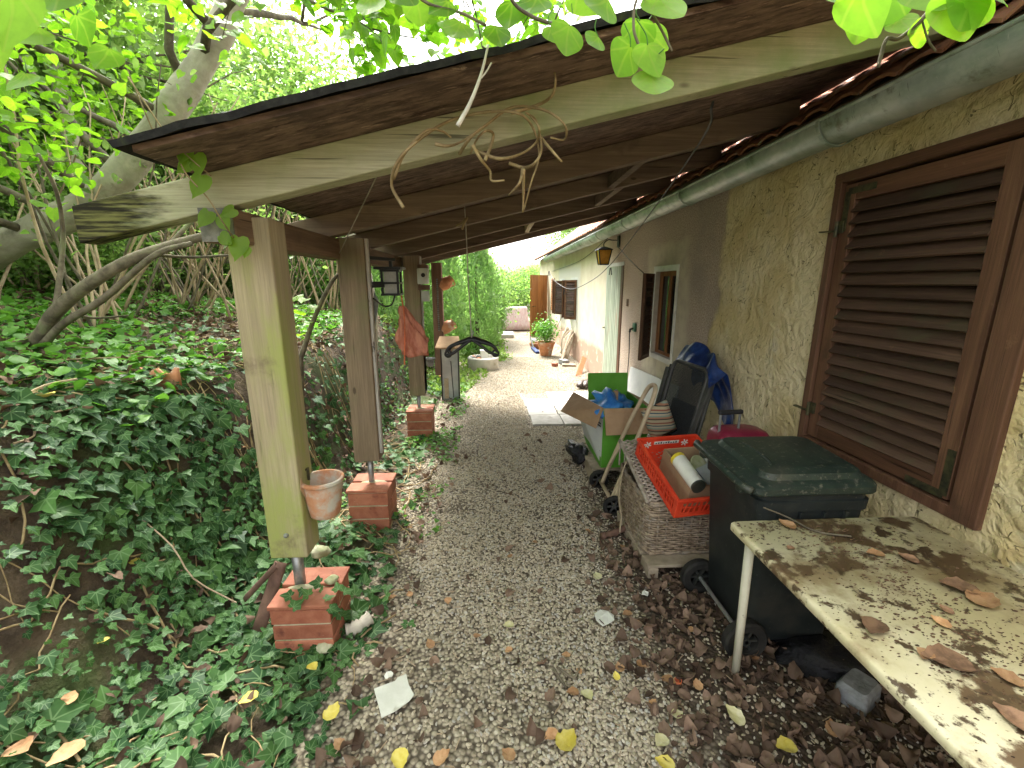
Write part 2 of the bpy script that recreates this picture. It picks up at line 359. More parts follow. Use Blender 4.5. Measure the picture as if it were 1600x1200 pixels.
c = mix(t, smooth(t, noise(t, v, 1.3, 5), .45, .62), c, (.06,.085,.025))
L(t, c, b.inputs['Base Color']); b.inputs['Roughness'].default_value = 1; bumpn(t, b, noise(t, v, 40, 8), .8, .02); M_soil = m
m, t, b, _ = new_mat('gravel bed'); v = coords(t, rnd=False)
vo = N(t, 'ShaderNodeTexVoronoi', feature='F1'); vo.inputs['Scale'].default_value = 48; L(t, v, vo.inputs['Vector'])
hs = N(t, 'ShaderNodeSeparateColor'); L(t, vo.outputs['Color'], hs.inputs[0])
c = mix(t, hs.outputs[0], (.27,.225,.16), (.50,.44,.335))
c = mix(t, smooth(t, vo.outputs['Distance'], .3, .75), c, (.09,.07,.05))
c = mix(t, smooth(t, noise(t, v, 2.2, 8), .56, .7), c, (.10,.072,.05))
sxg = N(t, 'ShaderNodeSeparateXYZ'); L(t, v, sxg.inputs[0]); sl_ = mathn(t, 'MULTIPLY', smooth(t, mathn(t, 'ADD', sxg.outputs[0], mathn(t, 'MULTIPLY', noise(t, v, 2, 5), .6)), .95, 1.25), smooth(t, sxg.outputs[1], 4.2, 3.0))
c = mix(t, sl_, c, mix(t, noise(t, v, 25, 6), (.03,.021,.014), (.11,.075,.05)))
L(t, c, b.inputs['Base Color']); b.inputs['Roughness'].default_value = .95
bumpn(t, b, mathn(t, 'SUBTRACT', 1., vo.outputs['Distance']), .8, .02); M_gravel = m

def far_z(X, Y): return bank_z(X, Y)*smst(-11, -10, X)+1.9*smst(-10, -11, X)-.03
grid_obj('ground', np.concatenate([[-300, -80, -30, -18, -12], np.linspace(-10, -1, 91), np.linspace(-.9, 3, 14), [6, 20, 80, 300]]),
         np.concatenate([[-300, -60, -12], np.linspace(-3, 12, 121), np.linspace(13, 30, 10), [60, 120, 400]]), far_z, M_soil, 'structure')
def path_z(X, Y): return .012+.010*wob(X, Y, 3.3, 1)+.006*wob(X, Y, 9, 2)
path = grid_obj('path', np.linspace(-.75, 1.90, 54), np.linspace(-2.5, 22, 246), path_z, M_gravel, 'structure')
# pale slabs set in the path by the door: each its own piece
for r in range(4):
    for q in range(3):
        x0, y0 = .50+q*.385-.012*r, 5.02+r*.40
        if (r, q) in ((3, 0),): continue
        w = .375; mb = MB().box(x0, x0+w, y0, y0+.39, .0, .041+random.uniform(-.004, .005), None)
        obj('paving_slab', mb, M_paver, path, bevel=.006)

# ================================================================== the house
XW = 1.91
house = thing('cottage', 'long low cottage with patchy cream and brown plaster wall and zinc gutter', 'house', (XW, 0, 0))
m, t, b, _ = new_mat('patchy old plaster')
tc = N(t, 'ShaderNodeTexCoord'); v = tc.outputs['Object']; sx = N(t, 'ShaderNodeSeparateXYZ'); L(t, v, sx.inputs[0]); Yc, Zc = sx.outputs[1], sx.outputs[2]
wb = noise(t, v, 1.8, 6); wy = mathn(t, 'ADD', Yc, mathn(t, 'MULTIPLY', mathn(t, 'SUBTRACT', wb, .5), .5))
wz = mathn(t, 'ADD', Zc, mathn(t, 'MULTIPLY', mathn(t, 'SUBTRACT', wb, .5), .35))
near = smooth(t, wy, 3.66, 3.74, 1, 0)                    # trowelled yellowish plaster
cream = smooth(t, wy, 6.9, 7.5)                           # smooth cream plaster beyond the door
# colours
yel = mix(t, smooth(t, noise(t, v, 2.5, 8), .35, .65), (.63,.51,.27), (.75,.65,.42))
yel = mix(t, smooth(t, noise(t, v, 5, 6), .58, .78, 0, .7), yel, (.52,.48,.38))
st = mathn(t, 'MULTIPLY', smooth(t, wy, 1.15, 1.5, 1, 0), smooth(t, noise(t, v, 3, 6), .46, .56)); yel = mix(t, st, yel, (.55,.36,.08))
rc = mix(t, smooth(t, noise(t, v, 70, 4, .7), .35, .65), (.36,.27,.215), (.64,.54,.45)); rc = mix(t, smooth(t, noise(t, v, 1.6, 6), .45, .7, 0, .5), rc, (.30,.265,.24))
win = mathn(t, 'MULTIPLY', mathn(t, 'MULTIPLY', smooth(t, wy, 4.15, 4.3), smooth(t, wy, 5.45, 5.3, 0, 1)), mathn(t, 'MULTIPLY', smooth(t, wz, .55, .7), smooth(t, wz, 2.15, 2.05)))
rc = mix(t, win, rc, mix(t, smooth(t, noise(t, v, 9, 6), .4, .7), (.62,.56,.44), (.52,.46,.37)))
cr = mix(t, smooth(t, noise(t, v, 2.2, 8), .35, .65), (.64,.57,.42), (.74,.68,.54))
cr = mix(t, mathn(t, 'MULTIPLY', smooth(t, wz, .62, .5), smooth(t, noise(t, v, 5, 6), .3, .45)), cr, (.45,.31,.24))
wp = smooth(t, mathn(t, 'ABSOLUTE', mathn(t, 'SUBTRACT', wy, 10.9)), 1.6, 1.3); wp = mathn(t, 'MULTIPLY', wp, mathn(t, 'MULTIPLY', smooth(t, wz, .5, .75), smooth(t, wz, 2.2, 2.0)))
cr = mix(t, wp, cr, (.62,.60,.54))
c = mix(t, cream, rc, cr); c = mix(t, near, c, yel)
# short squiggly trowel marks
nq = noise(t, v, 8, 2, .5, 1.6); line = smooth(t, mathn(t, 'ABSOLUTE', mathn(t, 'SUBTRACT', nq, .5)), .004, .016, 1, 0)
brk = smooth(t, noise(t, v, 15, 3, .6), .52, .60); sq = mathn(t, 'MULTIPLY', mathn(t, 'MULTIPLY', line, brk), near)
c = mix(t, mathn(t, 'MULTIPLY', sq, .8), c, (.13,.10,.06))
c = mix(t, smooth(t, noise(t, v, .9, 8), .56, .8, 0, .3), c, (.26,.22,.15))
L(t, c, b.inputs['Base Color']); b.inputs['Roughness'].default_value = .95; b.inputs['Specular IOR Level'].default_value = .15
lump = mathn(t, 'MULTIPLY', mathn(t, 'ADD', mathn(t, 'MULTIPLY', noise(t, v, 6, 3, .5, 1.5), 1.3), mathn(t, 'MULTIPLY', noise(t, v, 17, 3, .5, 1.), .55)), near)
hgt = mathn(t, 'SUBTRACT', mathn(t, 'ADD', lump, mathn(t, 'MULTIPLY', noise(t, v, 60, 5), .13)), mathn(t, 'MULTIPLY', sq, .4))
n1 = bumpn(t, b, hgt, .75, .038); rr = mathn(t, 'MULTIPLY', noise(t, v, 110, 3, .7), mathn(t, 'MULTIPLY', mathn(t, 'SUBTRACT', 1., near), mathn(t, 'SUBTRACT', 1., mathn(t, 'MULTIPLY', cream, .7))))
bumpn(t, b, rr, .9, .012, n1); M_wall = m

OPEN = [(1.50, 2.46, .78, 2.22), (4.52, 5.10, .88, 1.82), (6.36, 7.25, 0, 1.94), (9.72, 10.45, .90, 1.76), (11.35, 12.05, .90, 1.75), (14.66, 15.5, 0, 1.95)]
ys = sorted({-3, 17} | {round(e, 4) for o in OPEN for e in o[:2]}); zs = sorted({0, 2.52} | {e for o in OPEN for e in o[2:]})
mb = MB(); DEP = .14
for a, b_ in zip(ys, ys[1:]):
    for c_, d in zip(zs, zs[1:]):
        ym, zm = (a+b_)/2, (c_+d)/2
        if any(o[0] < ym < o[1] and o[2] < zm < o[3] for o in OPEN): continue
        mb.add([(XW, a, c_), (XW, b_, c_), (XW, b_, d), (XW, a, d)], [(3,2,1,0)])
for a, b_, c_, d in OPEN:
    X2 = XW+DEP
    for p, q in (((a, c_), (a, d)), ((a, d), (b_, d)), ((b_, d), (b_, c_)), ((b_, c_), (a, c_))):
        mb.add([(XW, *p), (XW, *q), (X2, *q), (X2, *p)], [(0,1,2,3)])
mb.add([(XW,-3,0), (7,-3,0), (7,-3,2.52), (4.4,-3,4.4), (XW,-3,2.52)], [(0,1,2,3,4)])
mb.add([(XW,17,0), (7,17,0), (7,17,2.52), (4.4,17,4.4), (XW,17,2.52)], [(4,3,2,1,0)])
mb.add([(7,-3,0), (7,17,0), (7,17,2.52), (7,-3,2.52)], [(0,1,2,3)])
obj('wall', mb, M_wall, house)
obj('interior', MB().box(XW+.6, XW+.65, -2.9, 16.9, 0, 2.5), M_dark, house)
# roof: sheathing, then two rows of tiles you can see over the gutter
RS = math.tan(rad(36))
def rz(x): return 2.53+(x-1.70)*RS
rf = obj('roof', MB().add([(1.70,-3.2,2.53), (4.4,-3.2,rz(4.4)), (7.2,-3.2,2.53), (1.70,17.2,2.53), (4.4,17.2,rz(4.4)), (7.2,17.2,2.53),
        (1.70,-3.2,2.50), (4.4,-3.2,rz(4.4)-.03), (7.2,-3.2,2.50), (1.70,17.2,2.50), (4.4,17.2,rz(4.4)-.03), (7.2,17.2,2.50)],
        [(0,1,4,3), (1,2,5,4), (9,10,7,6), (10,11,8,7), (0,3,9,6), (2,8,11,5), (0,6,7,1), (1,7,8,2), (3,4,10,9), (4,5,11,10)]), M_raft, house)
tm = None
for r in range(3):
    for k in range(96):
        y = -1.2+k*.19+(r % 2)*.095; x = 1.66+r*.19
        if tm is None:
            mb = MB()
            for j in range(2):
                for i in range(5): pass
            prof = [(-.09, .0), (-.05, .018), (0, .024), (.05, .018), (.09, .0)]; vs = []
            for zz in (0, -.014):
                for xx in (0, .26):
                    for yy, h in prof: vs.append((xx, yy, h+zz+xx*RS+.03-xx*.10))
            fs = []
            for i in range(4): fs += [(i, i+5, i+6, i+1), (10+i, 11+i, 16+i, 15+i), (i, i+1, 11+i, 10+i), (5+i, 15+i, 16+i, 6+i)]
            fs += [(0, 10, 15, 5), (4, 9, 19, 14)]
            tm = bpy.data.meshes.new('tile'); tm.from_pydata(vs, [], fs); tm.materials.append(M_tile)
        o = bpy.data.objects.new('tile', tm); COL.objects.link(o); o.parent = rf
        o.location = Vector((x, y, rz(x)-.004+random.uniform(0, .004))) - BASE[rf.name]; o.rotation_euler = (random.uniform(-.02, .02), random.uniform(-.015, .015), random.uniform(-.02, .02))
for y in (-.9, 0, .9, 1.75, 2.55, 3.35, 4.15, 4.95, 5.8, 6.6, 7.5, 8.4, 9.3, 10.2, 11.1, 12.0, 12.9):
    mb = MB().box(0, .30, -.045, .045, -.055, .055, Matrix.Translation((1.74, y, 2.43)) @ Matrix.Rotation(-rad(30), 4, 'Y'))
    obj('rafter_tail', mb, M_raft, rf)
# half-round gutter with brackets and seams
GX, GR = 1.715, .104
def gz(y): return 2.478-.006*y
mb = MB(); n = 14; yy = [-2.2+.35*i for i in range(46)]
for y in yy:
    for rr_, flip in ((GR, 0), (GR-.004, 1)):
        for k in range(n+1):
            a = PI+PI*k/n; mb.v.append((GX+rr_*math.cos(a)*(1+.01*math.sin(y*5)), y, gz(y)+rr_*math.sin(a)+.004*math.sin(y*3.1)))
w = 2*(n+1)
for i in range(len(yy)-1):
    for k in range(n):
        mb.f.append((i*w+k, i*w+k+1, (i+1)*w+k+1, (i+1)*w+k)); q = n+1
        mb.f.append((i*w+q+k+1, i*w+q+k, (i+1)*w+q+k, (i+1)*w+q+k+1))
    for k in (0, n): mb.f.append((i*w+k, (i+1)*w+k, (i+1)*w+k+n+1, i*w+k+n+1))
gut = auto(obj('gutter', mb, M_zinc, house))
mb = MB().tube([(GX-GR, y, gz(y)+.004) for y in yy], .009, 8); auto(obj('gutter_bead', mb, M_zinc, gut))
for y in (.7, 2.29, 3.92, 5.58, 6.9, 8.0, 8.85, 10.3, 11.99, 13.2):
    pts = [(GX+(GR+.006)*math.cos(PI+PI*k/12), y, gz(y)+(GR+.006)*math.sin(PI+PI*k/12)) for k in range(13)]
    mb = MB()
    for p, q in zip(pts, pts[1:]): mb.bar(p, q, .022, .006, up=(0,1,0) if False else (Vector(p)-Vector((GX, y, gz(y)))))
    obj('bracket', mb, M_zinc, gut)

# louvred shutter builder: a frame with its own slats (house > shutter > slat)
def shutter(hinge, width, height, ang, nsl, fr=.07, th=.035, label=None, ms=M_slat, mv=M_brownv, mh=M_brown):
    """leaf from the hinge point; ang = direction of the leaf in plan (radians from +Y towards -X)"""
    M = Matrix.Translation(hinge) @ Matrix.Rotation(ang, 4, 'Z')     # local +y along the leaf, +x = thickness
    mb = MB()
    mb.box(0, th, 0, fr, 0, height).box(0, th, width-fr, width, 0, height)
    sh = obj('shutter', mb.xf(M), mv, house, bevel=.003)
    obj('rail', MB().box(.001, th-.001, fr, width-fr, 0, fr*1.1).xf(M), mh, sh, bevel=.003); obj('rail', MB().box(.001, th-.001, fr, width-fr, height-fr*1.1, height).xf(M), mh, sh, bevel=.003)
    h0, h1 = fr*1.1, height-fr*1.1; p = (h1-h0)/nsl
    for i in range(nsl):
        z = h0+p*(i+.5)
        mb = MB().box(-.022, .022, fr-.004, width-fr+.004, -.0055, .0055, Matrix.Translation((th/2, 0, z+random.uniform(-.002, .002))) @ Matrix.Rotation(rad(-52+random.uniform(-3, 3)), 4, 'Y') @ Matrix.Scale(max(1., p/.034), 4, (1,0,0)))
        obj('slat', mb.xf(M), ms, sh)
    if label: sh['label'] = label
    return sh
# 1: the closed shutter beside the table
y0, y1, z0, z1 = OPEN[0]
wn = obj('window', frame_ring(XW-.03, XW+.05, y0-.05, y1+.012, z0-.03, z1+.045, .11, .047, .05, .05), M_brownv, house, bevel=.004)
obj('lintel', MB().box(XW-.036, XW-.0305, y0-.03, y1+.008, z1-.002, z1+.04), M_brown, wn, bevel=.002)
obj('pane', MB().box(XW+.10, XW+.105, y0, y1, z0, z1), M_glass, wn)
sh = shutter((XW-.012, y0+.085, z0+.03), y1-y0-.13, z1-z0-.05, 0, 20, fr=.075, label='closed brown louvred shutter')
for (yy_, zz) in ((y1-.05, z1-.25), (y1-.05, z0+.18)):
    mb = MB().box(XW-.026, XW-.012, yy_-.03, yy_+.03, zz-.012, zz+.05).tube([(XW-.03, yy_+.005, zz-.03), (XW-.03, yy_+.005, zz+.05)], .009, 8).bar((XW-.03, yy_, zz), (XW-.045, yy_+.10, zz+.004), .022, .008)
    obj('hinge', mb, M_brass, sh)
for yy_, zz, s in ((y0+.105, z0+.045, 1), (y1-.075, z1-.055, -1)):
    mb = MB().box(XW-.0165, XW-.0125, min(yy_, yy_+s*.17), max(yy_, yy_+s*.17), zz-.016, zz+.016).box(XW-.017, XW-.0126, yy_-.016, yy_+.016, min(zz, zz+s*.2), max(zz, zz+s*.2))
    obj('corner_plate', mb, M_brass, sh)
# 2: small window with an open shutter
def window(o, label=None):
    y0, y1, z0, z1 = o; x0 = XW+.05
    wn = obj('window', frame_ring(x0, x0+.05, y0, y1, z0, z1, .05, .05, .05, .05), M_doorfar, house, bevel=.003)
    obj('mullion', MB().box(x0+.002, x0+.048, (y0+y1)/2-.02, (y0+y1)/2+.02, z0+.05, z1-.05), M_doorfar, wn)
    obj('pane', MB().box(x0+.02, x0+.024, y0+.05, y1-.05, z0+.05, z1-.05), M_glass, wn)
    obj('sill', MB().box(XW-.01, x0, y0+.003, y1-.003, z0-.001, z0+.018), M_white, wn)
    obj('reveal_trim', frame_ring(XW-.007, XW+.04, y0-.055, y1+.055, z0-.04, z1+.06, .0545, .0545, .039, .059), M_white, wn)
for o in (OPEN[1], OPEN[3], OPEN[4]): window(o)
y0, y1, z0, z1 = OPEN[1]
shutter((XW-.02, y1-.02, z0-.04), .34, z1-z0+.02, PI-.62, 17, fr=.045, label='dark brown shutter leaf swung out from the small window')
for o in (OPEN[3], OPEN[4]):
    shutter((XW-.02, o[1], o[2]), .30, o[3]-o[2], PI-.75, 15, fr=.045)
    shutter((XW-.02, o[0], o[2]), .30, o[3]-o[2], .85, 15, fr=.045)
shutter((XW-.03, 13.1, .88), .55, .95, 0, 16, fr=.05, ms=M_doorfar, mv=M_doorfar, mh=M_doorfar, label='orange brown shutter folded flat against the wall')
# 3: slatted green door
y0, y1, z0, z1 = OPEN[2]
mb = MB().box(XW-.012, XW+.06, y0-.02, y0+.085, 0, z1); dr = obj('door', mb, M_brownv, house, bevel=.003)
obj('door_head', MB().box(XW-.010, XW+.06, y0-.02, y1+.04, z1, z1+.05), M_white, dr)
obj('door_leaf', MB().box(XW+.012, XW+.05, y0+.085, y1, .01, z1), M_brown, dr)
k = 9; w = (y1-y0-.09)/k
for i in range(k):
    a = y0+.09+i*w; obj('slat', MB().box(XW-.012, XW+.0118, a+.013, a+w-.013, .015, z1-.004), M_doorgreen, dr, bevel=.003)
obj('handle', MB().tube([(XW-.05, y1-.13, .98), (XW-.05, y1-.04, .98), (XW, y1-.04, .98)], .008), M_brass, dr)
# 4: far door standing open
M = Matrix.Translation((XW-.02, 14.66, .02)) @ Matrix.Rotation(PI-rad(43), 4, 'Z')
mb = MB(); dr = obj('door', MB().box(.008, .04, 0, .86, 0, 1.92).xf(M), M_doorfar, house); dr['label'] = 'varnished orange brown plank door standing open'
for s in (-1, 1):
    for i in range(7): obj('plank', MB().box(.0402 if s > 0 else -.002, .05 if s > 0 else .0078, i*.123+.003, (i+1)*.123-.003, .01, 1.91).xf(M), M_doorfar, dr, bevel=.002)
obj('handle', MB().tube([(.05, .80, .95), (.09, .80, .95), (.09, .68, .95)], .009).tube([(0, .80, .95), (-.04, .80, .95), (-.04, .68, .95)], .009).xf(M), M_brass, dr)

# ================================================================== lean-to shelter
SHX = .235
def zb(x): return 2.195+SHX*x                    # underside of the rafters
shel = thing('lean_to_shelter', 'open timber lean-to roof on four posts built against the cottage', 'shelter', (-.9, 1.85, 0))
RY = [1.80, 2.85, 3.75, 4.75, 5.80, 6.75]
def rafter(y, x0, x1, m_, w=.09, h=.130, name='rafter'):
    M = Matrix.Shear('XY', 4, (0, 0)); mb = MB(); vs = []
    for x in (x0, x1):
        for yy_ in (y-w/2, y+w/2): vs += [(x, yy_, zb(x)), (x, yy_, zb(x)+h)]
    return obj(name, mb.add(vs, [(0,1,3,2), (4,6,7,5), (0,4,5,1), (2,3,7,6), (0,2,6,4), (1,5,7,3)]), m_, shel, bevel=.006)
e = rafter(1.80, -1.50, 1.80, M_raft1); e['label'] = 'green stained front rafter with a rotten mossy end'
for y in RY[1:]: rafter(y, -1.32, 1.85, M_raft)
# beam along the post heads, its grey sawn end towards the path mouth
obj('beam', MB().box(-1.04, -.92, 1.725, 6.95, 1.845, 1.965), M_beam, shel, bevel=.006)
obj('beam_end', MB().box(-1.038, -.922, 1.718, 1.7248, 1.847, 1.963), M_endg, shel)
PY_ = [1.85, 2.87, 4.76, 6.72]
for i, y in enumerate(PY_):
    m_ = (M_post1, M_post, M_post, M_postred)[i]; x0 = (-1.03, -.945, -.90, -.86)[i]; zb0 = (.455, .50, .48, .30)[i]
    p = obj('post', MB().box(x0, x0+.17-.02*(i > 2), y, y+.15, zb0, zb(x0+.08)-.02), m_, shel, bevel=.008)
    if i == 0:
        p['label'] = 'green stained timber post'
        obj('bolt', MB().lathe([(.0, .012), (.008, .01), (.012, 0)], M=Matrix.Translation((x0+.085, y-.001, zb0+.12)) @ Matrix.Rotation(PI/2, 4, 'X'), n=10), M_steel, p)
    obj('post_pin', MB().tube([(x0+.085, y+.075, .2), (x0+.085, y+.075, zb0+.02)], .026 if i == 0 else .02, 12), M_steel, shel, smooth=True)
    if i in (1, 2):
        obj('batten', MB().box(x0+.166, x0+.186, y+.03, y+.065, zb0+.05, 1.97), M_whitewood, shel)
    if i == 2: obj('batten', MB().box(x0+.166, x0+.186, y+.03, y+.065, .5, 1.2), M_whitewood, shel)
# roof boards and the felt on top
for i in range(5):
    a = 1.47+i*1.12; vs = []
    for x in (-1.05, 2.0):
        for yy_ in (a+.004, a+1.12-.004): vs += [(x, yy_, zb(x)+.1315), (x, yy_, zb(x)+.1495)]
    obj('roof_board', MB().add(vs, [(0,1,3,2), (4,6,7,5), (0,4,5,1), (2,3,7,6), (0,2,6,4), (1,5,7,3)]), M_osb, shel)
xs = np.linspace(-1.08, 2.02, 64); ysr = np.linspace(1.44, 7.10, 90); mb = MB(); X, Y = np.meshgrid(xs, ysr)
edge = np.minimum(np.minimum(X+1.08, Y-1.44), 7.1-Y); Z = zb(X)+.160+.008*wob(X, Y, 9, 3)+.006*wob(X, Y, 31, 2)-.026*smst(.035, 0, edge)+.006
top = np.stack([X.ravel(), Y.ravel(), Z.ravel()], 1); nx, ny = len(xs), len(ysr); ii = (np.arange(ny-1)[:, None]*nx+np.arange(nx-1)[None]).ravel()
mb.v = top.tolist(); mb.f = np.stack([ii, ii+1, ii+nx+1, ii+nx], 1).tolist(); o = obj('roofing_felt', mb, M_felt, shel); solidify(o, .020, 1)
# little noggins between the rafters
for (a, b_) in (((922, 285), (948, 303)), ((905, 318), (870, 338)), ((800, 357), (812, 372))): pass
for x, ya, yb in ((.95, 2.893, 3.707), (1.08, 3.793, 4.707), (.45, 4.793, 5.757)):
    obj('brace', MB().bar((x, ya, zb(x)+.05), (x+.02, yb, zb(x+.02)+.05), .05, .085), M_pale if x < .5 else M_raft, shel)

# ================================================================== more materials
M_bin = mat('dusty dark green plastic', (.012,.022,.018), (.022,.036,.028), 8, layers=[((.10,.10,.08), 45, .56, .66), ((.055,.055,.042), 3, .48, .72), ((.16,.15,.12), 130, .64, .70)], rough=.5, bump=.15, bscale=60, rand=0, spec=.45)
M_bin2 = mat('dark bin body plastic', (.010,.014,.015), (.019,.024,.024), 8, layers=[((.07,.07,.06), 60, .62, .72), ((.035,.035,.03), 4, .5, .7)], rough=.55, bump=.15, rand=0, spec=.4)
M_rubber = mat('dusty black rubber', (.012,.012,.012), (.03,.028,.025), 15, rough=.8, bump=.2)
M_red = mat('red crate plastic', (.62,.045,.018), (.75,.075,.03), 6, layers=[((.30,.06,.04), 14, .64, .8)], rough=.45, bump=.05, rand=.05)
M_card = mat('brown cardboard', (.33,.21,.12), (.42,.28,.17), 5, layers=[((.24,.15,.09), 5, .6, .8)], rough=.9, bump=.1)
M_greenb = mat('green printed card', (.10,.33,.03), (.14,.40,.05), 4, layers=[((.09,.20,.04), 6, .62, .8)], rough=.55, bump=.05)
M_whiteb = mat('white printed card', (.58,.60,.62), (.68,.70,.70), 4, layers=[((.45,.44,.40), 6, .6, .8)], rough=.6, bump=.05)
M_ink = plain('black print', (.03,.03,.035), .7)
M_wick = mat('weathered wicker', (.17,.12,.08), (.36,.28,.20), 18, layers=[((.30,.28,.25), 4, .5, .7), ((.07,.05,.035), 9, .6, .75)], rough=.85, bump=.4, rand=0)
M_wickl = mat('greyed wicker', (.24,.20,.16), (.42,.37,.31), 18, layers=[((.10,.08,.06), 9, .6, .75)], rough=.85, bump=.4, rand=0)
M_pallet = mat('grey pallet wood', (.26,.21,.15), (.40,.33,.25), 4, (2,2,2), layers=[((.12,.09,.06), 7, .58, .75)], bump=.4)
M_tan = mat('beige painted tube', (.42,.33,.22), (.52,.42,.29), 8, layers=[((.20,.12,.07), 14, .62, .72)], rough=.5, bump=.1, rand=0)
M_blue = mat('blue plastic film', (.03,.16,.50), (.07,.30,.68), 8, rough=.3, bump=.6, bscale=18, bdist=.02)
M_navy = mat('dark blue tarpaulin', (.006,.016,.07), (.018,.05,.19), 7, rough=.4, bump=.6, bscale=14, bdist=.02)
M_blackbag = mat('black plastic bag', (.008,.008,.010), (.02,.02,.024), 8, rough=.22, bump=.8, bscale=22, bdist=.03)
M_mesh_ = mat('grey chair mesh', (.02,.022,.025), (.04,.043,.05), 90, rough=.6, bump=.5, bscale=300)
M_chairf = mat('dark grey chair frame', (.045,.045,.045), (.08,.08,.075), 10, rough=.45, bump=.05)
M_mag = mat('dark pink shell', (.20,.016,.045), (.27,.028,.06), 6, rough=.35, bump=.05)
M_tabletop = mat('dirty cream table top', (.56,.49,.29), (.66,.60,.42), 2.5, layers=[((.33,.25,.14), 3, .48, .66), ((.14,.09,.05), 4.5, .535, .60), ((.09,.06,.035), 11, .56, .62), ((.08,.055,.035), 24, .62, .68), ((.17,.11,.06), 70, .62, .70)], rough=.4, bump=.15, bscale=40, rand=0)
M_enamel = mat('chipped cream enamel', (.60,.57,.44), (.70,.68,.56), 4, layers=[((.16,.10,.06), 25, .66, .72)], rough=.45, bump=.05)
M_rust = mat('rusty brown strip', (.10,.055,.04), (.19,.11,.08), 8, (1,1,1), bump=.4)
M_stone = mat('grey stone block', (.14,.145,.15), (.25,.26,.27), 14, bump=.7, bscale=45, bdist=.008)
M_moss = mat('mossy pale stone', (.28,.30,.16), (.48,.47,.34), 12, bump=.7, bscale=40)
M_conc = mat('pale concrete', (.50,.48,.42), (.62,.60,.54), 6, layers=[((.35,.33,.25), 7, .58, .75)], bump=.3)
M_peach = mat('faded red net cloth', (.42,.13,.085), (.62,.27,.19), 22, (1,1,.3), rough=.8, bump=.6, bscale=30, bdist=.01)
M_orange = plain('orange red', (.62,.16,.07), .6)
M_amber = plain('amber glass', (.50,.24,.03), .25)
M_paper = mat('dirty white scrap', (.60,.60,.54), (.72,.72,.66), 8, layers=[((.40,.38,.30), 9, .6, .75)], bump=.3)
M_galv = mat('pale grey panel', (.42,.48,.50), (.55,.60,.62), 5, layers=[((.30,.30,.28), 8, .6, .75)], rough=.25, metal=.3, bump=.05)
M_pink = mat('pink and white cloth', (.60,.42,.50), (.74,.70,.73), 12, (3,3,.5), bump=.2)
M_clear = plain('cloudy plastic', (.42,.43,.41), .2, spec=.6, bump=.5)
M_shoe = plain('brown leather', (.05,.03,.022), .5)
m, t, b, _ = new_mat('striped cushion'); sx = N(t, 'ShaderNodeSeparateXYZ'); L(t, coords(t, rnd=False), sx.inputs[0])
cr_ = N(t, 'ShaderNodeValToRGB'); cr_.color_ramp.interpolation = 'CONSTANT'
cc = [(0, (.50,.42,.28)), (.2, (.03,.03,.03)), (.28, (.45,.22,.14)), (.42, (.30,.38,.30)), (.55, (.52,.46,.34)), (.68, (.04,.09,.13)), (.76, (.50,.42,.28)), (.88, (.32,.12,.08))]
for i, (p, c) in enumerate(cc):
    el = cr_.color_ramp.elements[i] if i < 2 else cr_.color_ramp.elements.new(p); el.position = p; el.color = (*c, 1)
L(t, mathn(t, 'FRACT', mathn(t, 'MULTIPLY', sx.outputs[2], 9.)), cr_.inputs[0]); L(t, cr_.outputs[0], b.inputs['Base Color']); b.inputs['Roughness'].default_value = .95; M_stripe = m

def ring(cx, cy, hx, hy, r, z, n=5, M=None):
    pts = []
    for qx, qy, a0 in ((1, 1, 0), (-1, 1, PI/2), (-1, -1, PI), (1, -1, 1.5*PI)):
        for k in range(n+1):
            a = a0+PI/2*k/n; pts.append(Vector((cx+qx*(hx-r)+r*math.cos(a), cy+qy*(hy-r)+r*math.sin(a), z)))
    return pts
def loft(rings, cap0=True, cap1=True):
    mb = MB(); n = len(rings[0])
    for r in rings: mb.v += [tuple(p) for p in r]
    for i in range(len(rings)-1):
        for k in range(n): mb.f.append((i*n+k, i*n+(k+1) % n, (i+1)*n+(k+1) % n, (i+1)*n+k))
    if cap0: mb.f.append(tuple(range(n-1, -1, -1)))
    if cap1: mb.f.append(tuple((len(rings)-1)*n+k for k in range(n)))
    return mb
def blob(c, r, seed, amp=.25, n=3, flat=1.):
    "a crumpled lump"
    bm = bmesh.new(); bmesh.ops.create_icosphere(bm, subdivisions=n, radius=1); rs = np.random.default_rng(seed); ph = rs.random((9, 4))*6
    mb = MB()
    for v_ in bm.verts:
        p = v_.co; d = 1+sum(amp/(1+k*.35)*math.sin((2+k*1.3)*(p.x*math.cos(q[0])+p.y*math.sin(q[0])*math.cos(q[1])+p.z*math.sin(q[1]))+q[2]) for k, q in enumerate(ph))/2.2
        mb.v.append((c[0]+p.x*r[0]*d, c[1]+p.y*r[1]*d, max(c[2]+p.z*r[2]*d*flat, c[2]-r[2]*.8)))
    bm.verts.index_update(); mb.f = [tuple(v_.index for v_ in f.verts) for f in bm.faces]; bm.free(); return mb

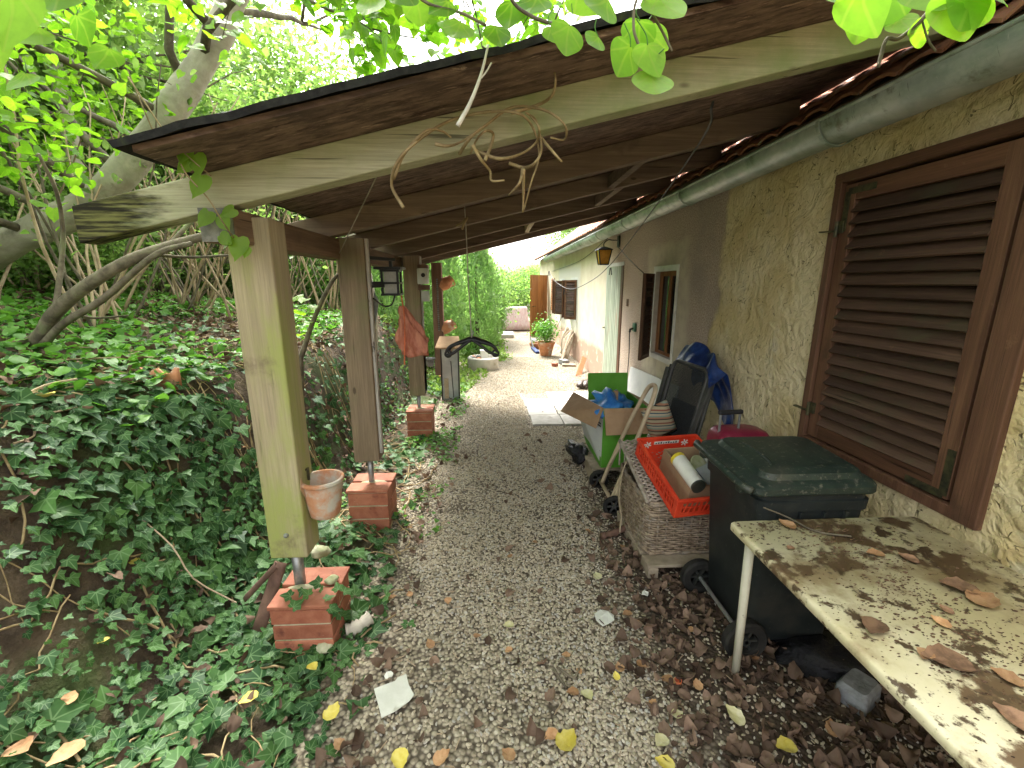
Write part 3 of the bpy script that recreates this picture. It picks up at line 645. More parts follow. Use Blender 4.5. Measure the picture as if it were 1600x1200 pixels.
# ================================================================== brick piers under the posts
def pier(cx, cy, h, label, side=.27):
    p = thing('brick_pier', label, 'pier', (cx, cy, 0), 'brick piers under the shelter posts'); nc = 3; ch = (h-.022)/nc
    obj('mortar', MB().box(cx-side/2+.006, cx+side/2-.006, cy-side/2+.006, cy+side/2-.006, -.03, h-.022), M_mortar, p)
    for k in range(nc):
        for s in (0, 1):
            a, b_ = (-side/2, -.005) if s == 0 else (.005, side/2)
            z0, z1 = k*ch+(.004 if k else -.03), (k+1)*ch-.006
            e = random.uniform(-.002, .002)
            obj('brick', MB().box(cx-side/2+e, cx+side/2+e, cy+a, cy+b_, z0, z1), M_brick, p, bevel=.004)
    for s in (0, 1):
        a, b_ = (-side/2-.008, -.012) if s == 0 else (.012, side/2+.008)
        obj('cap_tile', MB().box(cx-side/2-.008, cx+side/2+.008, cy+a, cy+b_, h-.020, h), M_brick, p, bevel=.004)
    o = obj('mortar_smear', blob((cx, cy-.01, h-.012), (.10, .03, .022), int(cx*100)+900, .4, 2), M_mortar, p, smooth=True)
    return p
pier(-.885, 1.90, .27, 'brick pier with mortar smear under the green stained post')
pier(-.855, 2.94, .32, 'brick pier with two capping tiles under the post with peeling batten')
pier(-.80, 4.83, .32, 'small brick pier among green seedlings under the brown post behind')
for i, (px, py, z, r) in enumerate(((500, 862, .29, .045), (518, 905, .285, .025), (508, 1012, .04, .035))):
    c = G(px, py, z); o = obj('stone', blob((0,0,0), (r*1.2, r, r*.7), 40+i, .3, 3).xf(Matrix.Translation(c)), M_moss, smooth=True, base=None)
    tag(o, ('pale mossy stone lying on the front brick pier', 'small pale pebble on the front brick pier', 'mossy stone beside the foot of the front brick pier')[i], 'stone')
a, b_ = G(443, 880, .30), G(398, 975, .10)
for i, (p, q, w, lb) in enumerate((((440, 878, .33), (405, 985, .06), .065, 'wide rusty brown strip leaning on the front pier'), ((436, 880, .36), (385, 935, .12), .035, 'narrow rusty brown strip leaning on the front pier'))):
    A, B = G(*p), G(*q); A.y -= .02*i; mb = MB()
    d = (B-A).normalized(); s = d.cross(Vector((0,-.6,.8))).normalized(); n_ = s.cross(d)
    R = [[A+(B-A)*t_+s*w*u_+n_*(.012*math.cos(u_*2.6)) for u_ in (-.5, -.25, 0, .25, .5)] for t_ in np.linspace(0, 1, 7)]
    for r_ in R: mb.v += [tuple(x) for x in r_]
    for r_ in range(6):
        for k in range(4): mb.f.append((r_*5+k, r_*5+k+1, r_*5+k+6, r_*5+k+5))
    o = obj('wood_strip', mb, M_rust, smooth=True); solidify(o, .008, 0); tag(o, lb, 'strip')

# ================================================================== pots
def pot_profile(r0, r1, h, rim=.02, t_=.010):
    return [(0, 0), (r0*.9, 0), (r0, .008), (r0+(r1-r0)*.5, h*.5), (r1-.006, h-rim), (r1+.006, h-rim+.002), (r1+.008, h-.003), (r1, h), (r1-t_, h-.002), (r1-t_-.006, h-rim-.01), (r0-t_*.5, .03), (0, .025)]
def pot(label, c, r0, r1, h, m_, cat='pot', rot=None, soil=True, group=None, rim=.02):
    p = thing('terracotta_pot' if m_ in (M_terra, M_terra2) else 'plant_pot', label, cat, c, group); Mx = rot or Matrix()
    auto(obj('pot_body', MB().lathe(pot_profile(r0, r1, h, rim), c, 28, Mx), m_, p), 50)
    if soil: obj('soil', MB().lathe([(0, h-rim-.012), (r1-.02, h-rim-.014)], c, 20, Mx), M_soil, p)
    return p
p = thing('terracotta_pot', 'limed terracotta pot hung on the side of the green stained post', 'pot', (-.79, 1.93, .63))
auto(obj('pot_body', MB().lathe([(0, 0), (.055, .0), (.066, .01), (.070, .03), (.074, .05), (.080, .10), (.085, .15), (.086, .168), (.096, .172), (.099, .180), (.096, .190), (.084, .190), (.078, .165), (.06, .02), (0, .018)], (-.79, 1.93, .63), 30), M_terra2, p), 55)
obj('hook', MB().tube([(-.862, 1.93, .86), (-.85, 1.93, .87), (-.85, 1.93, .81)], .006), M_brass, p)
obj('dry_leaf', MB().quad((-.858, 1.848, .80), (-.849, 1.87, .75), (-.852, 1.88, .80), (-.856, 1.86, .85), .002), M_card, p)
for i, (px, py, lab) in enumerate(((705, 440, 'upper terracotta jug fixed to the last shelter post'), (708, 508, 'lower terracotta jug fixed to the last shelter post'))):
    c = PY(px-10, py+4, 6.78); Mx = Matrix.Rotation(rad(48), 4, 'Y') @ Matrix.Rotation(rad(-12), 4, 'X'); p = thing('terracotta_jug', lab, 'jug', c, 'jugs on the last post')
    auto(obj('jug_body', MB().lathe([(0,-.09), (.05,-.09), (.085,-.03), (.092, .03), (.075, .085), (.05, .11), (.048, .125), (.062, .14), (.054, .14), (.04, .118), (.06, .07), (.0, 0)], c, 24, Mx), M_terra, p), 55)
    obj('jug_handle', MB().tube(bez([Mx @ Vector((.05, .02, .13))+c, Mx @ Vector((.10, .05, .12))+c, Mx @ Vector((.085, .03, .05))+c]), .008), M_terra, p)
c = G(853, 556); p = pot('big terracotta pot with a leafy shrub by the cottage wall', c, .125, .205, .34, M_terra, rim=.05)
PLANT_POT = (p, c)
c2 = G(838, 545); pot('shallow terracotta bowl behind the big planted pot', c2, .14, .19, .16, M_terra)
c = PY(672, 572, 5.2); p = pot('small grey pot hanging behind the third post', c, .04, .06, .10, M_stone); obj('wire', MB().tube([c+Vector((.055,0,.1)), c+Vector((0,0,.5)), c+Vector((-.055,0,.1))], .002, 5), M_black, p)
c = PY(656, 498, 5.4); p = pot('small terracotta pot hanging beyond the third post', c, .035, .05, .09, M_terra); obj('wire', MB().tube([c+Vector((.045,0,.09)), c+Vector((0,0,.6)), c+Vector((-.045,0,.09))], .002, 5), M_black, p)
c = G(697, 601); pot('terracotta pot standing by the last shelter post', c, .07, .10, .16, M_terra)
# potsherds on the bank
for i, (px, py, z, w, h, ang, lab) in enumerate(((252, 597, 1.13, .26, .09, .1, 'broken terracotta trough half buried in ivy'), (165, 600, 1.14, .16, .07, .7, 'curved potsherd with a dark hollow among the ivy'), (14, 600, 1.15, .16, .13, -.5, 'leaning potsherd among leaves on the bank'))):
    c = G(px, py, z); mb = MB(); n = 9
    for k in range(n):
        a = -.9+1.8*k/(n-1)
        for zz in (-.05, h*(.75+.25*math.cos(k*1.7))): mb.v.append(tuple(c+Matrix.Rotation(ang, 3, 'Z') @ Vector((w/2*math.sin(a), -.06*math.cos(a)+.05, zz))))
    for k in range(n-1): mb.f.append((2*k, 2*k+2, 2*k+3, 2*k+1))
    o = obj('potsherd', mb, M_terra, smooth=True); solidify(o, .014, 0); tag(o, lab, 'potsherd')

# ================================================================== bin
bn = thing('wheelie_bin', 'dusty dark green two-wheeled rubbish bin against the wall behind the table', 'bin', (1.35, 1.86, 0))
cx, cy = 1.355, 1.865
prof = [(.06, .18, .19, .03), (.075, .19, .20, .035), (.45, .215, .222, .04), (.72, .235, .236, .045), (.725, .247, .246, .05), (.765, .250, .248, .05), (.77, .238, .238, .045), (.81, .240, .240, .045)]
auto(obj('bin_body', loft([ring(cx+.012, cy, hx, hy, r, z) for z, hx, hy, r in prof]), M_bin2, bn), 35)
for y in (-.14, -.05, .05, .14):
    obj('rib', MB().bar((cx+y*1.0, cy-.226, .47), (cx+y*1.05, cy-.242, .72), .012, .018, up=(0,-1,0)), M_bin2, bn)
for _o in list(bn.children): _o.data.transform(Matrix.Scale(1.045, 4, (0, 0, 1)))
TL = Matrix.Translation((0, 0, .036)) @ Matrix.Translation((cx, cy, .815)) @ Matrix.Rotation(rad(3.2), 4, 'X') @ Matrix.Translation((-cx, -cy, -.815))
lid = obj('lid', loft([ring(cx, cy, .275, .255, .05, .812), ring(cx, cy, .28, .26, .055, .82), ring(cx, cy, .278, .258, .055, .845), ring(cx+.01, cy, .262, .243, .05, .855), ring(cx+.02, cy, .235, .215, .06, .862), ring(cx+.02, cy, .222, .2, .06, .884), ring(cx+.03, cy, .19, .17, .06, .893)]).xf(TL), M_bin, bn); auto(lid, 30)
obj('lid_crease', MB().tube(bez([(cx-.19, cy-.19, .868), (cx-.12, cy-.10, .886), (cx-.12, cy+.1, .886), (cx-.19, cy+.19, .868)]), .012, 8).xf(TL), M_bin, lid, smooth=True)
obj('handle_bar', MB().tube([(1.075, cy-.25, .835), (1.055, cy-.22, .84), (1.05, cy, .845), (1.055, cy+.22, .84), (1.075, cy+.25, .835)], .017, 12).xf(TL), M_bin, bn, smooth=True)
for y in (-.17, .17): obj('hinge_lug', MB().box(1.06, 1.13, cy+y-.02, cy+y+.02, .79, .85).xf(TL), M_bin, bn, bevel=.006)
for y in (1.64, 2.09):
    wl = auto(obj('wheel', MB().lathe([(.055,-.022), (.09,-.026), (.10,-.016), (.10, .016), (.09, .026), (.055, .022), (.055, -.022)], (1.145, y, .105), 28, Matrix.Rotation(PI/2, 4, 'X')), M_rubber, bn), 40)
    mb = MB().lathe([(0,-.012), (.02,-.02), (.02, .02), (0, .02)], (1.145, y, .105), 14, Matrix.Rotation(PI/2, 4, 'X'))
    for k in range(6):
        a = k*PI/3; mb.bar((1.145, y, .105), (1.145+.058*math.cos(a), y, .105+.058*math.sin(a)), .012, .02, up=(0,1,0))
    obj('rim', mb, M_bin2, wl)
obj('axle', MB().tube([(1.145, 1.62, .105), (1.145, 2.11, .105)], .01), M_steel, bn)

# ================================================================== table
tb = thing('table', 'cream garden table with dirty leaf-strewn top beside the shutter', 'table', (1.38, .9, 0))
TX0, TX1, TY0, TY1, TZ = .977, 1.79, .12, 1.60, .735
auto(obj('tabletop', loft([ring((TX0+TX1)/2, (TY0+TY1)/2, (TX1-TX0)/2-.004, (TY1-TY0)/2-.004, .03, TZ-.03), ring((TX0+TX1)/2, (TY0+TY1)/2, (TX1-TX0)/2, (TY1-TY0)/2, .03, TZ-.026), ring((TX0+TX1)/2, (TY0+TY1)/2, (TX1-TX0)/2, (TY1-TY0)/2, .03, TZ-.006), ring((TX0+TX1)/2, (TY0+TY1)/2, (TX1-TX0)/2-.005, (TY1-TY0)/2-.005, .027, TZ)]), M_tabletop, tb), 50)
for x in (TX0+.07, TX1-.07):
    for y in (TY0+.06, TY1-.055):
        l_ = obj('leg', MB().tube([(x+.012, y, 0), (x, y, TZ-.031)], [.016, .019], 14), M_enamel, tb, smooth=True)
        obj('foot', MB().tube([(x+.0125, y, -.004), (x+.012, y, .02)], .0165, 12), M_rust, l_)
# what lies on it
def curled(name, c, s, rz_, m_, lab, cat, shape=CURL, tilt=0, group=None, k=1.):
    tv, tf = shape; M = Matrix.Translation(c) @ Matrix.Rotation(rz_, 4, 'Z') @ Matrix.Rotation(tilt, 4, 'X') @ Matrix.Translation((0, 0, .004))
    mb = MB().add([M @ Vector((x*s, (y-.45)*s, (z-min(q[2] for q in tv))*s*k)) for x, y, z in tv], tf)
    o = obj(name, mb, m_, smooth=True, base=c); tag(o, lab, cat, group); return o
ML_brown = mat('dry brown leaf', (.13,.075,.045), (.26,.15,.09), 25, rough=.8, bump=.4, rand=.3)
ML_orange = mat('orange fallen leaf', (.36,.19,.09), (.50,.30,.16), 25, rough=.7, bump=.4, rand=.25)
ML_yellow = mat('yellow fallen leaf', (.58,.46,.06), (.66,.56,.16), 20, rough=.6, bump=.3, rand=.15)
ML_cream = mat('cream fallen leaf', (.58,.54,.26), (.66,.62,.40), 20, rough=.6, bump=.3, rand=.15)
for px, py, s, m_, rz_ in ((1230, 822, .07, ML_orange, .3), (1235, 858, .035, ML_brown, 2), (1308, 838, .02, ML_orange, 1), (1368, 867, .06, ML_orange, 1.4), (1420, 875, .06, ML_brown, .4), (1500, 920, .10, ML_brown, 1.1), (1535, 940, .10, ML_orange, -1.2), (1365, 982, .085, ML_brown, 2.2), (1470, 975, .05, ML_orange, .2), (1478, 955, .04, ML_brown, 0), (1480, 1035, .11, ML_brown, 1.3), (1575, 1062, .06, ML_orange, .5), (1445, 1025, .05, ML_orange, 2.1), (1590, 1130, .08, ML_brown, .3)):
    curled('fallen_leaf', G(px, py, TZ), s, rz_, m_, ('large ' if s >= .08 else 'small ' if s < .045 else '')+('brown' if m_ is ML_brown else 'orange')+' dry leaf lying on the dirty cream table', 'leaf', group='leaves on the table', k=.55)
rs = random.Random(3); mb = MB()
for i in range(9000):
    x = TX0+.02+rs.random()*(TX1-TX0-.04); y = TY0+.02+rs.random()*(TY1-TY0-.04)
    f = math.exp(-((x-1.30-.25*(1.2-y))/.22)**2)
    if rs.random() > (f*.75+.10)*(.35+.65*(math.sin(9*x+3*y)*math.sin(7*y-4*x) > -.15)): continue
    s = rs.choice((.0015, .002, .002, .0025, .003, .003, .004, .006)); n = 7; r_ = [s*rs.uniform(.45, 1.2) for _ in range(n)]; a = rs.random()*PI
    q = [(x+r_[j]*math.cos(a+2*PI*j/n)*1.4, y+r_[j]*math.sin(a+2*PI*j/n)*.8, TZ+.001) for j in range(n)]
    mb.add(q+[(x, y, TZ+.002+s*.35)], [(j, (j+1) % n, n) for j in range(n)])
o = obj('crumbled_litter', mb, mat('rotted leaf crumbs', (.06,.038,.024), (.17,.10,.06), 40, bump=.5)); tag(o, 'brown crumbs of rotted leaves over the table', 'litter', kind='stuff')
pts = bez([G(1193, 793, TZ+.05), G(1230, 808, TZ+.012), G(1275, 830, TZ+.008), G(1330, 838, TZ+.01)]); tag(obj('twig', MB().tube(pts, .004, 6), M_bark2, smooth=True), 'thin twig lying across the table corner', 'twig')

# ================================================================== wicker basket on pallets
def pallet(label, x0, x1, y0, y1, h=.10):
    p = thing('pallet', label, 'pallet', ((x0+x1)/2, (y0+y1)/2, 0), 'small pallets by the wall'); n = max(3, int((y1-y0)/.11))
    for k in range(n):
        a = y0+(y1-y0)*k/n; obj('deck_board', MB().box(x0, x1, a+.012, a+(y1-y0)/n-.012, h-.018, h+random.uniform(-.002, .003)), M_pallet, p, bevel=.003)
    for x in (x0+.005, (x0+x1)/2-.03, x1-.065): obj('bearer', MB().box(x, x+.06, y0+.005, y1-.005, .0, h-.0185), M_pallet, p, bevel=.003)
    return p
pallet('low pallet under the wicker basket', .90, 1.48, 2.20, 2.86, .09)
pallet('low pallet under the green and white box', .86, 1.50, 3.46, 4.22, .135)
bk = thing('wicker_basket', 'weathered wicker basket with a hinged lid on a low pallet', 'basket', (1.15, 2.6, .09))
bx, by, hx, hy = 1.155, 2.60, .235, .29
def perim(z, off=0, grow=0): return ring(bx, by, hx+grow, hy+grow, .06, z, 6)
mb = MB(); rows = 21; dense = []
r0 = ring(0, 0, hx, hy, .06, 0, 6); LEN = [0]
for a, b_ in zip(r0, r0[1:]+r0[:1]): LEN.append(LEN[-1]+(b_-a).length)
def at_len(s, z, g):
    s %= LEN[-1]
    for k in range(len(r0)):
        if s <= LEN[k+1]:
            a, b_ = r0[k], r0[(k+1) % len(r0)]; p = a.lerp(b_, (s-LEN[k])/max(1e-6, LEN[k+1]-LEN[k])); t_ = (b_-a).normalized(); n_ = Vector((t_.y, -t_.x, 0)); return Vector((bx, by, 0))+p*(1+g)+n_*0+Vector((0, 0, z)), n_
NS = 40
for r in range(rows):
    z = .105+r*.0152; pts = []
    for k in range(NS*2):
        s = LEN[-1]*k/(NS*2); p, n_ = at_len(s, z, .03*r/rows); pts.append(p+n_*(.0055*(1 if ((k//2) % 2 ^ r % 2) else -1) if k % 2 == 0 else 0)+Vector((0,0,random.uniform(-.0015,.0015))))
    pts.append(pts[0]); mb.tube(pts, .0068, 5, cap=False)
wv = obj('weave', mb, M_wick, bk, smooth=True); wv['kind'] = 'stuff'
mb = MB()
for k in range(NS):
    a, n_ = at_len(LEN[-1]*k/NS, .10, 0); c, _n = at_len(LEN[-1]*k/NS, .43, .03); mb.tube([a, c], .006, 5)
o = obj('stakes', mb, M_wick, bk, smooth=True); o['kind'] = 'stuff'
for z, g, r in ((.425, .03, .012), (.438, .028, .011), (.105, 0, .012), (.36, .03, .010)):
    pts = [at_len(LEN[-1]*k/60, z+.003*math.sin(k*2.1), g)[0]+at_len(LEN[-1]*k/60, z, g)[1]*(-.004*math.sin(k*2.1)) for k in range(61)]
    obj('border', MB().tube(pts, r, 6, cap=False), M_wick, bk, smooth=True)
# sloping lid
LZ = lambda y: .452+(y-2.32)*.27
mb = MB()
for k in range(34):
    y = 2.315+k*.0172; pts = [(bx-hx-.01+(2*hx+.02)*q/20, y, LZ(y)+.006*(1 if (q+k) % 2 else -1)+.012*math.sin(PI*q/20)) for q in range(21)]; mb.tube(pts, .008, 5)
o = obj('lid', mb, M_wickl, bk, smooth=True); o['kind'] = 'stuff'
for x in (bx-hx-.012, bx+hx+.012):
    obj('lid_border', MB().tube([(x, y, LZ(y)) for y in np.linspace(2.30, 2.90, 12)], .012, 6), M_wickl, bk, smooth=True)
mb = MB()
for x in np.linspace(bx-hx-.01, bx+hx+.01, 14): mb.tube([(x, 2.885, .43), (x, 2.89, LZ(2.89))], .006, 5)
o = obj('lid_back', mb, M_wickl, bk); o['kind'] = 'stuff'
pts = bez([(.93, 2.78, .52), (.885, 2.74, .42), (.86, 2.70, .28), (.87, 2.66, .16), (.855, 2.62, .06)])
mb = MB()
for q in range(len(pts)-1): mb.bar(pts[q], pts[q+1], .035, .004, up=(1, 0, .3))
tag(obj('strap', mb, M_tan), 'frayed beige strap hanging down the wicker basket', 'strap')

def ML_yel_(): return plain('yellow card', (.70,.55,.04), .5)
# ================================================================== red crate on the basket
A = Vector((1.0, 2.15, .43)); U = Vector((-.04, .57, .15)); V = Vector((.42, .06, 0)); Nn = V.cross(U).normalized()*.125
MC = Matrix.Identity(4)
for i, (w_) in enumerate((V.normalized(), U.normalized(), Nn.normalized())):
    for r in range(3): MC[r][i] = w_[r]
MC.translation = A; lv, lu, ln = V.length, U.length, .125
cr = thing('crate', 'red plastic slatted crate resting on the wicker basket lid', 'crate', A)
def cpart(name, mb, bevel=.003, m_=None): return obj(name, mb.xf(MC), m_ or M_red, cr, bevel=bevel)
cpart('base', MB().box(0, lv, 0, lu, 0, .006), 0)
for nm, x0, x1, y0, y1 in (('rim', -.006, lv+.006, -.006, .012), ('rim', -.006, lv+.006, lu-.012, lu+.006), ('rim', -.006, .012, .012, lu-.012), ('rim', lv-.012, lv+.006, .012, lu-.012)):
    cpart(nm, MB().box(x0, x1, y0, y1, ln-.022, ln))
for x, y in ((0, 0), (lv-.03, 0), (0, lu-.03), (lv-.03, lu-.03)): cpart('corner_post', MB().box(x, x+.03, y, y+.03, .0061, ln-.0221))
def side(length, place, solid=False):
    mb = MB(); mb.box(.03, length-.03, .002, .006, .0062, .030)
    if solid: mb.box(.03, length-.03, .002, .006, .03, ln-.0222)
    else:
        n = int(length/.033)
        for k in range(n+1):
            a = .03+(length-.06)*k/n
            if k % 4 == 0: mb.box(max(.03, a-.008), min(a+.008, length-.03), .0015, .0065, .03, ln-.0222)
            else: mb.bar((a-.008, .004, .03), (a+.008, .004, ln-.0222), .005, .006, up=(0,1,0))
        mb.box(.031, length-.031, .0022, .0058, .062, .070)
    return cpart('side_panel', mb.xf(place), 0)
side(lv, Matrix()); side(lv, Matrix.Translation((0, lu-.008, 0)), True)
side(lu, Matrix(((0,1,0,0), (1,0,0,0), (0,0,1,0), (0,0,0,1)))); side(lu, Matrix(((0,1,0,lv-.008), (1,0,0,0), (0,0,1,0), (0,0,0,1))))
# emblem plates on the far inside: two pierced roundels and a label strip
mb = MB().box(.12, .30, lu-.0085, lu-.0065, .070, .092); o = cpart('label_strip', mb, 0, M_paper)
mb = MB()
for k in range(9): mb.box(.13+k*.018, .141+k*.018, lu-.0092, lu-.0086, .074, .074+.008+.006*((k*7) % 3)/2)
cpart('lettering', mb, 0, M_ink)
for x in (.075, .345):
    mb = MB()
    for a in (.4, 1.5, 2.6, 3.6, 4.7, 5.7): mb.bar((x+.006*math.cos(a), lu-.0085, .07+.006*math.sin(a)), (x+.026*math.cos(a+.4), lu-.0085, .07+.026*math.sin(a+.4)), .008, .003, up=(0,1,0))
    cpart('emblem', mb, 0, M_paper)
# things in the crate
def inc(name, mb, m_, lab, cat, **kw): o = obj(name, mb.xf(MC), m_, **kw); tag(o, lab, cat); return o
cb = thing('cardboard_tray', 'open brown cardboard box lying in the red crate', 'box', A)
for q in ((.10, .112, .06, .42), (.388, .40, .06, .42), (.112, .388, .06, .068), (.112, .388, .412, .42)): obj('box_side', MB().box(q[0], q[1], q[2], q[3], .008, .155).xf(MC), M_card, cb)
obj('box_floor', MB().box(.10, .40, .06, .42, .0065, .0079).xf(MC), M_card, cb)
ps = thing('paper_sleeve', 'white paper sleeve with a yellow rim lying on the cardboard box', 'sleeve', A)
auto(obj('sleeve', MB().tube([(.135, .06, .165), (.131, .275, .170)], [.042, .045], 18).xf(MC), M_paper, ps)); auto(obj('yellow_rim', MB().tube([(.131, .2755, .170), (.130, .30, .170)], [.0455, .0455], 18).xf(MC), ML_yel_(), ps)); auto(obj('dark_end', MB().tube([(.1352, .045, .1648), (.135, .0595, .165)], [.0415, .0415], 18).xf(MC), M_bin, ps))
inc('crate_disc', MB().lathe([(0, 0), (.075, 0), (.085, .01), (.08, .02), (0, .022)], M=Matrix.Translation((.26, .24, .125)) @ Matrix.Rotation(.5, 4, 'X') @ Matrix.Rotation(.3, 4, 'Y'), n=24), M_moss, 'greyish green round lid in the cardboard box', 'lid')
inc('crate_plate', MB().box(-.06, .06, -.08, .08, 0, .012, Matrix.Translation((.27, .14, .14)) @ Matrix.Rotation(.4, 4, 'Z') @ Matrix.Rotation(.35, 4, 'X')), M_galv, 'grey plastic plate in the cardboard box', 'plate')
o = inc('plastic_bag', blob((.35, .27, .16), (.055, .09, .05), 5, .55), M_clear, 'crumpled clear plastic bag in the crate', 'bag', smooth=True)

# ================================================================== hand trolley
tr = thing('hand_trolley', 'beige tubular folding hand trolley with two black wheels', 'trolley', (.9, 3.1, 0))
def rail(y0, yt): return [(.905, y0, .08), (.93, y0, .16), (1.06, (y0+yt)/2, .55), (1.16, yt, .82), (1.20, yt+(.03 if yt < 3.12 else -.03), .925)]
obj('frame', MB().tube(bez(rail(2.97, 3.03)+[(1.215, 3.12, .955)]+rail(3.30, 3.22)[::-1], 6), .0165, 10), M_tan, tr, smooth=True)
obj('lower_frame', MB().tube(bez([(.90, 3.0, .10), (.97, 3.0, .30), (1.04, 3.03, .44), (1.07, 3.12, .475), (1.04, 3.24, .44), (.97, 3.28, .30), (.90, 3.29, .10)], 6), .0135, 10), M_tan, tr, smooth=True)
obj('toe_bar', MB().tube([(.905, 2.93, .085), (.905, 3.36, .085)], .016, 10), M_tan, tr, smooth=True)
for y in (2.925, 3.385):
    wl = auto(obj('wheel', MB().lathe([(.055,-.014), (.074,-.016), (.082,-.008), (.082, .008), (.074, .016), (.055, .014), (.055,-.014)], (.90, y, .083), 26, Matrix.Rotation(PI/2, 4, 'X')), M_rubber, tr))
    mb = MB().lathe([(0,-.012), (.016,-.014), (.016, .014), (0, .012)], (.90, y, .083), 12, Matrix.Rotation(PI/2, 4, 'X'))
    for k in range(6): mb.bar((.90, y, .083), (.90+.057*math.cos(k*PI/3), y, .083+.057*math.sin(k*PI/3)), .01, .014, up=(0,1,0))
    obj('rim', mb, M_chairf, wl)

# ================================================================== green and white box
X0, X1, Y0, Y1, Z0, Z1 = .945, 1.33, 3.50, 4.10, .137, .67
gb = thing('cardboard_box', 'open green and white cardboard box with brown flaps on a pallet', 'box', (1.13, 3.8, .137))
obj('box_side', MB().box(X0, X1, Y0, Y0+.006, Z0, Z1), M_greenb, gb); obj('box_side', MB().box(X0, X1, Y1-.006, Y1, Z0, Z1), M_greenb, gb)

WB = lambda f, z: Vector((X0-.15*f*max(0, (z-Z0)/(Z1-Z0)), Y0+.006+f*(Y1-Y0-.012), z))
obj('box_side', MB().quad(WB(0, Z0), WB(1, Z0), WB(1, Z1), WB(0, Z1), .006), M_whiteb, gb); obj('box_side', MB().box(X1-.006, X1, Y0+.0061, Y1-.0061, Z0, Z1), M_greenb, gb)
obj('box_floor', MB().box(X0+.0061, X1-.0061, Y0+.0061, Y1-.0061, Z0, Z0+.006), M_card, gb)
OF = Vector((-.002, 0, 0)); obj('green_band', MB().quad(WB(0, Z0)+OF, WB(1, Z0)+OF, WB(1, Z0+.09)+OF, WB(0, Z0+.09)+OF, -.001), M_greenb, gb)
for k, (z, a, b_) in enumerate(((.35, .2, .70), (.31, .10, .6), (.27, .06, .55), (.49, .06, .28), (.515, .06, .30))):
    h_ = .006 if k < 3 else .014; obj('printed_line', MB().quad(WB(a, z)+OF, WB(b_, z)+OF, WB(b_, z+h_)+OF, WB(a, z+h_)+OF, -.001), M_ink, gb)
mb = MB(); pts = bez([(X0-.002, Y0+.50, .56), (X0-.002, Y0+.46, .50), (X0-.002, Y0+.44, .57), (X0-.002, Y0+.38, .48), (X0-.002, Y0+.36, .55), (X0-.002, Y0+.30, .44), (X0-.002, Y0+.27, .47), (X0-.002, Y0+.22, .38)], 5)
obj('printed_script', MB().tube([WB((p.y-Y0)/(Y1-Y0), p.z)+OF*2 for p in pts], .004, 4), M_ink, gb)
obj('flap', MB().quad((X0+.002, Y0-.003, Z1), (X1, Y0-.003, Z1), (X1+.03, Y0-.11, Z1-.19), (X0+.0, Y0-.11, Z1-.20), .005), M_card, gb)
obj('flap', MB().quad(WB(.97, Z1)+Vector((-.002, 0, .002)), WB(0, Z1)+Vector((-.002, 0, .002)), PY(931, 669, 3.42), PY(876, 642, 3.84), .005), M_card, gb)
obj('flap', MB().quad((X0, Y1, Z1), (X1, Y1, Z1), (X1+.03, Y1+.10, Z1+.16), (X0+.01, Y1+.10, Z1+.16), .005), M_greenb, gb)
obj('flap', MB().quad((X1, Y0, Z1), (X1, Y1, Z1), (X1+.15, Y1+.02, Z1-.08), (X1+.15, Y0-.02, Z1-.10), .005), M_card, gb)
obj('divider', MB().box(X0+.10, X0+.105, Y0+.2, Y0+.35, Z1-.15, Z1+.09), M_card, gb); obj('divider', MB().box(X0+.105, X0+.20, Y0+.275, Y0+.28, Z1-.15, Z1+.085), M_card, gb)
tag(obj('plastic_sack', blob((1.12, 3.82, Z1-.07), (.16, .23, .12), 8, .75, 4), M_blue, smooth=True), 'bright blue plastic sack stuffed in the open box', 'sack')
tag(obj('rubbish_bag', blob((.86, 3.98, .09), (.10, .15, .10), 18, .5), M_blackbag, smooth=True), 'black plastic bag slumped beside the pallet under the box', 'bag')
tag(obj('rubbish_bag', blob((1.50, 1.62, .05), (.28, .16, .06), 21, .55), M_blackbag, smooth=True), 'flattened black plastic bag under the table', 'bag')

# ================================================================== folding chair, cushions, tarp, suitcase
ch = thing('folding_chair', 'dark folded garden chair with grey mesh back leaning on the wall', 'chair', (1.6, 3.45, 0))
bl, br, tr_, tl = Vector((1.42, 3.62, .30)), Vector((1.52, 3.22, .30)), Vector((1.72, 3.30, 1.02)), Vector((1.62, 3.74, 1.04))
def lerp4(u, v_): return bl.lerp(br, u).lerp(tl.lerp(tr_, u), v_)
loop = [lerp4(u, v_) for u, v_ in ((.0, .0), (0, .45), (0, .9), (.04, .97), (.12, 1), (.5, 1), (.88, 1), (.96, .97), (1, .9), (1, .45), (1, 0))]
obj('back_frame', MB().tube(loop, .017, 10), M_chairf, ch, smooth=True)
nrm_ = (br-bl).cross(tl-bl).normalized()
mb = MB()                                               # open mesh of crossing strands
for k in range(1, 44):
    u = k/44; mb.bar(lerp4(u, .06), lerp4(u, .98), .0034, .0034, up=nrm_)
for k in range(1, 66):
    v_ = .05+.94*k/66; mb.bar(lerp4(.02, v_), lerp4(.98, v_), .0034, .0034, up=nrm_)
o = obj('mesh_fabric', mb, M_mesh_, ch); o['kind'] = 'stuff'
off = Vector((.06, .02, 0))
for s, u in ((0, -.10), (1, 1.12)):
    obj('side_rail', MB().tube([lerp4(u, -.4)+off*.4, lerp4(u, .3)+off*.5, lerp4(u, .93)+off*.3], .016, 8), M_chairf, ch, smooth=True)
    obj('armrest', MB().bar(lerp4(u, .2)+off*.2+Vector((-.03, 0, 0)), lerp4(u, .90)+off*.2+Vector((-.02, 0, 0)), .045, .022, up=nrm_), M_chairf, ch, bevel=.006)
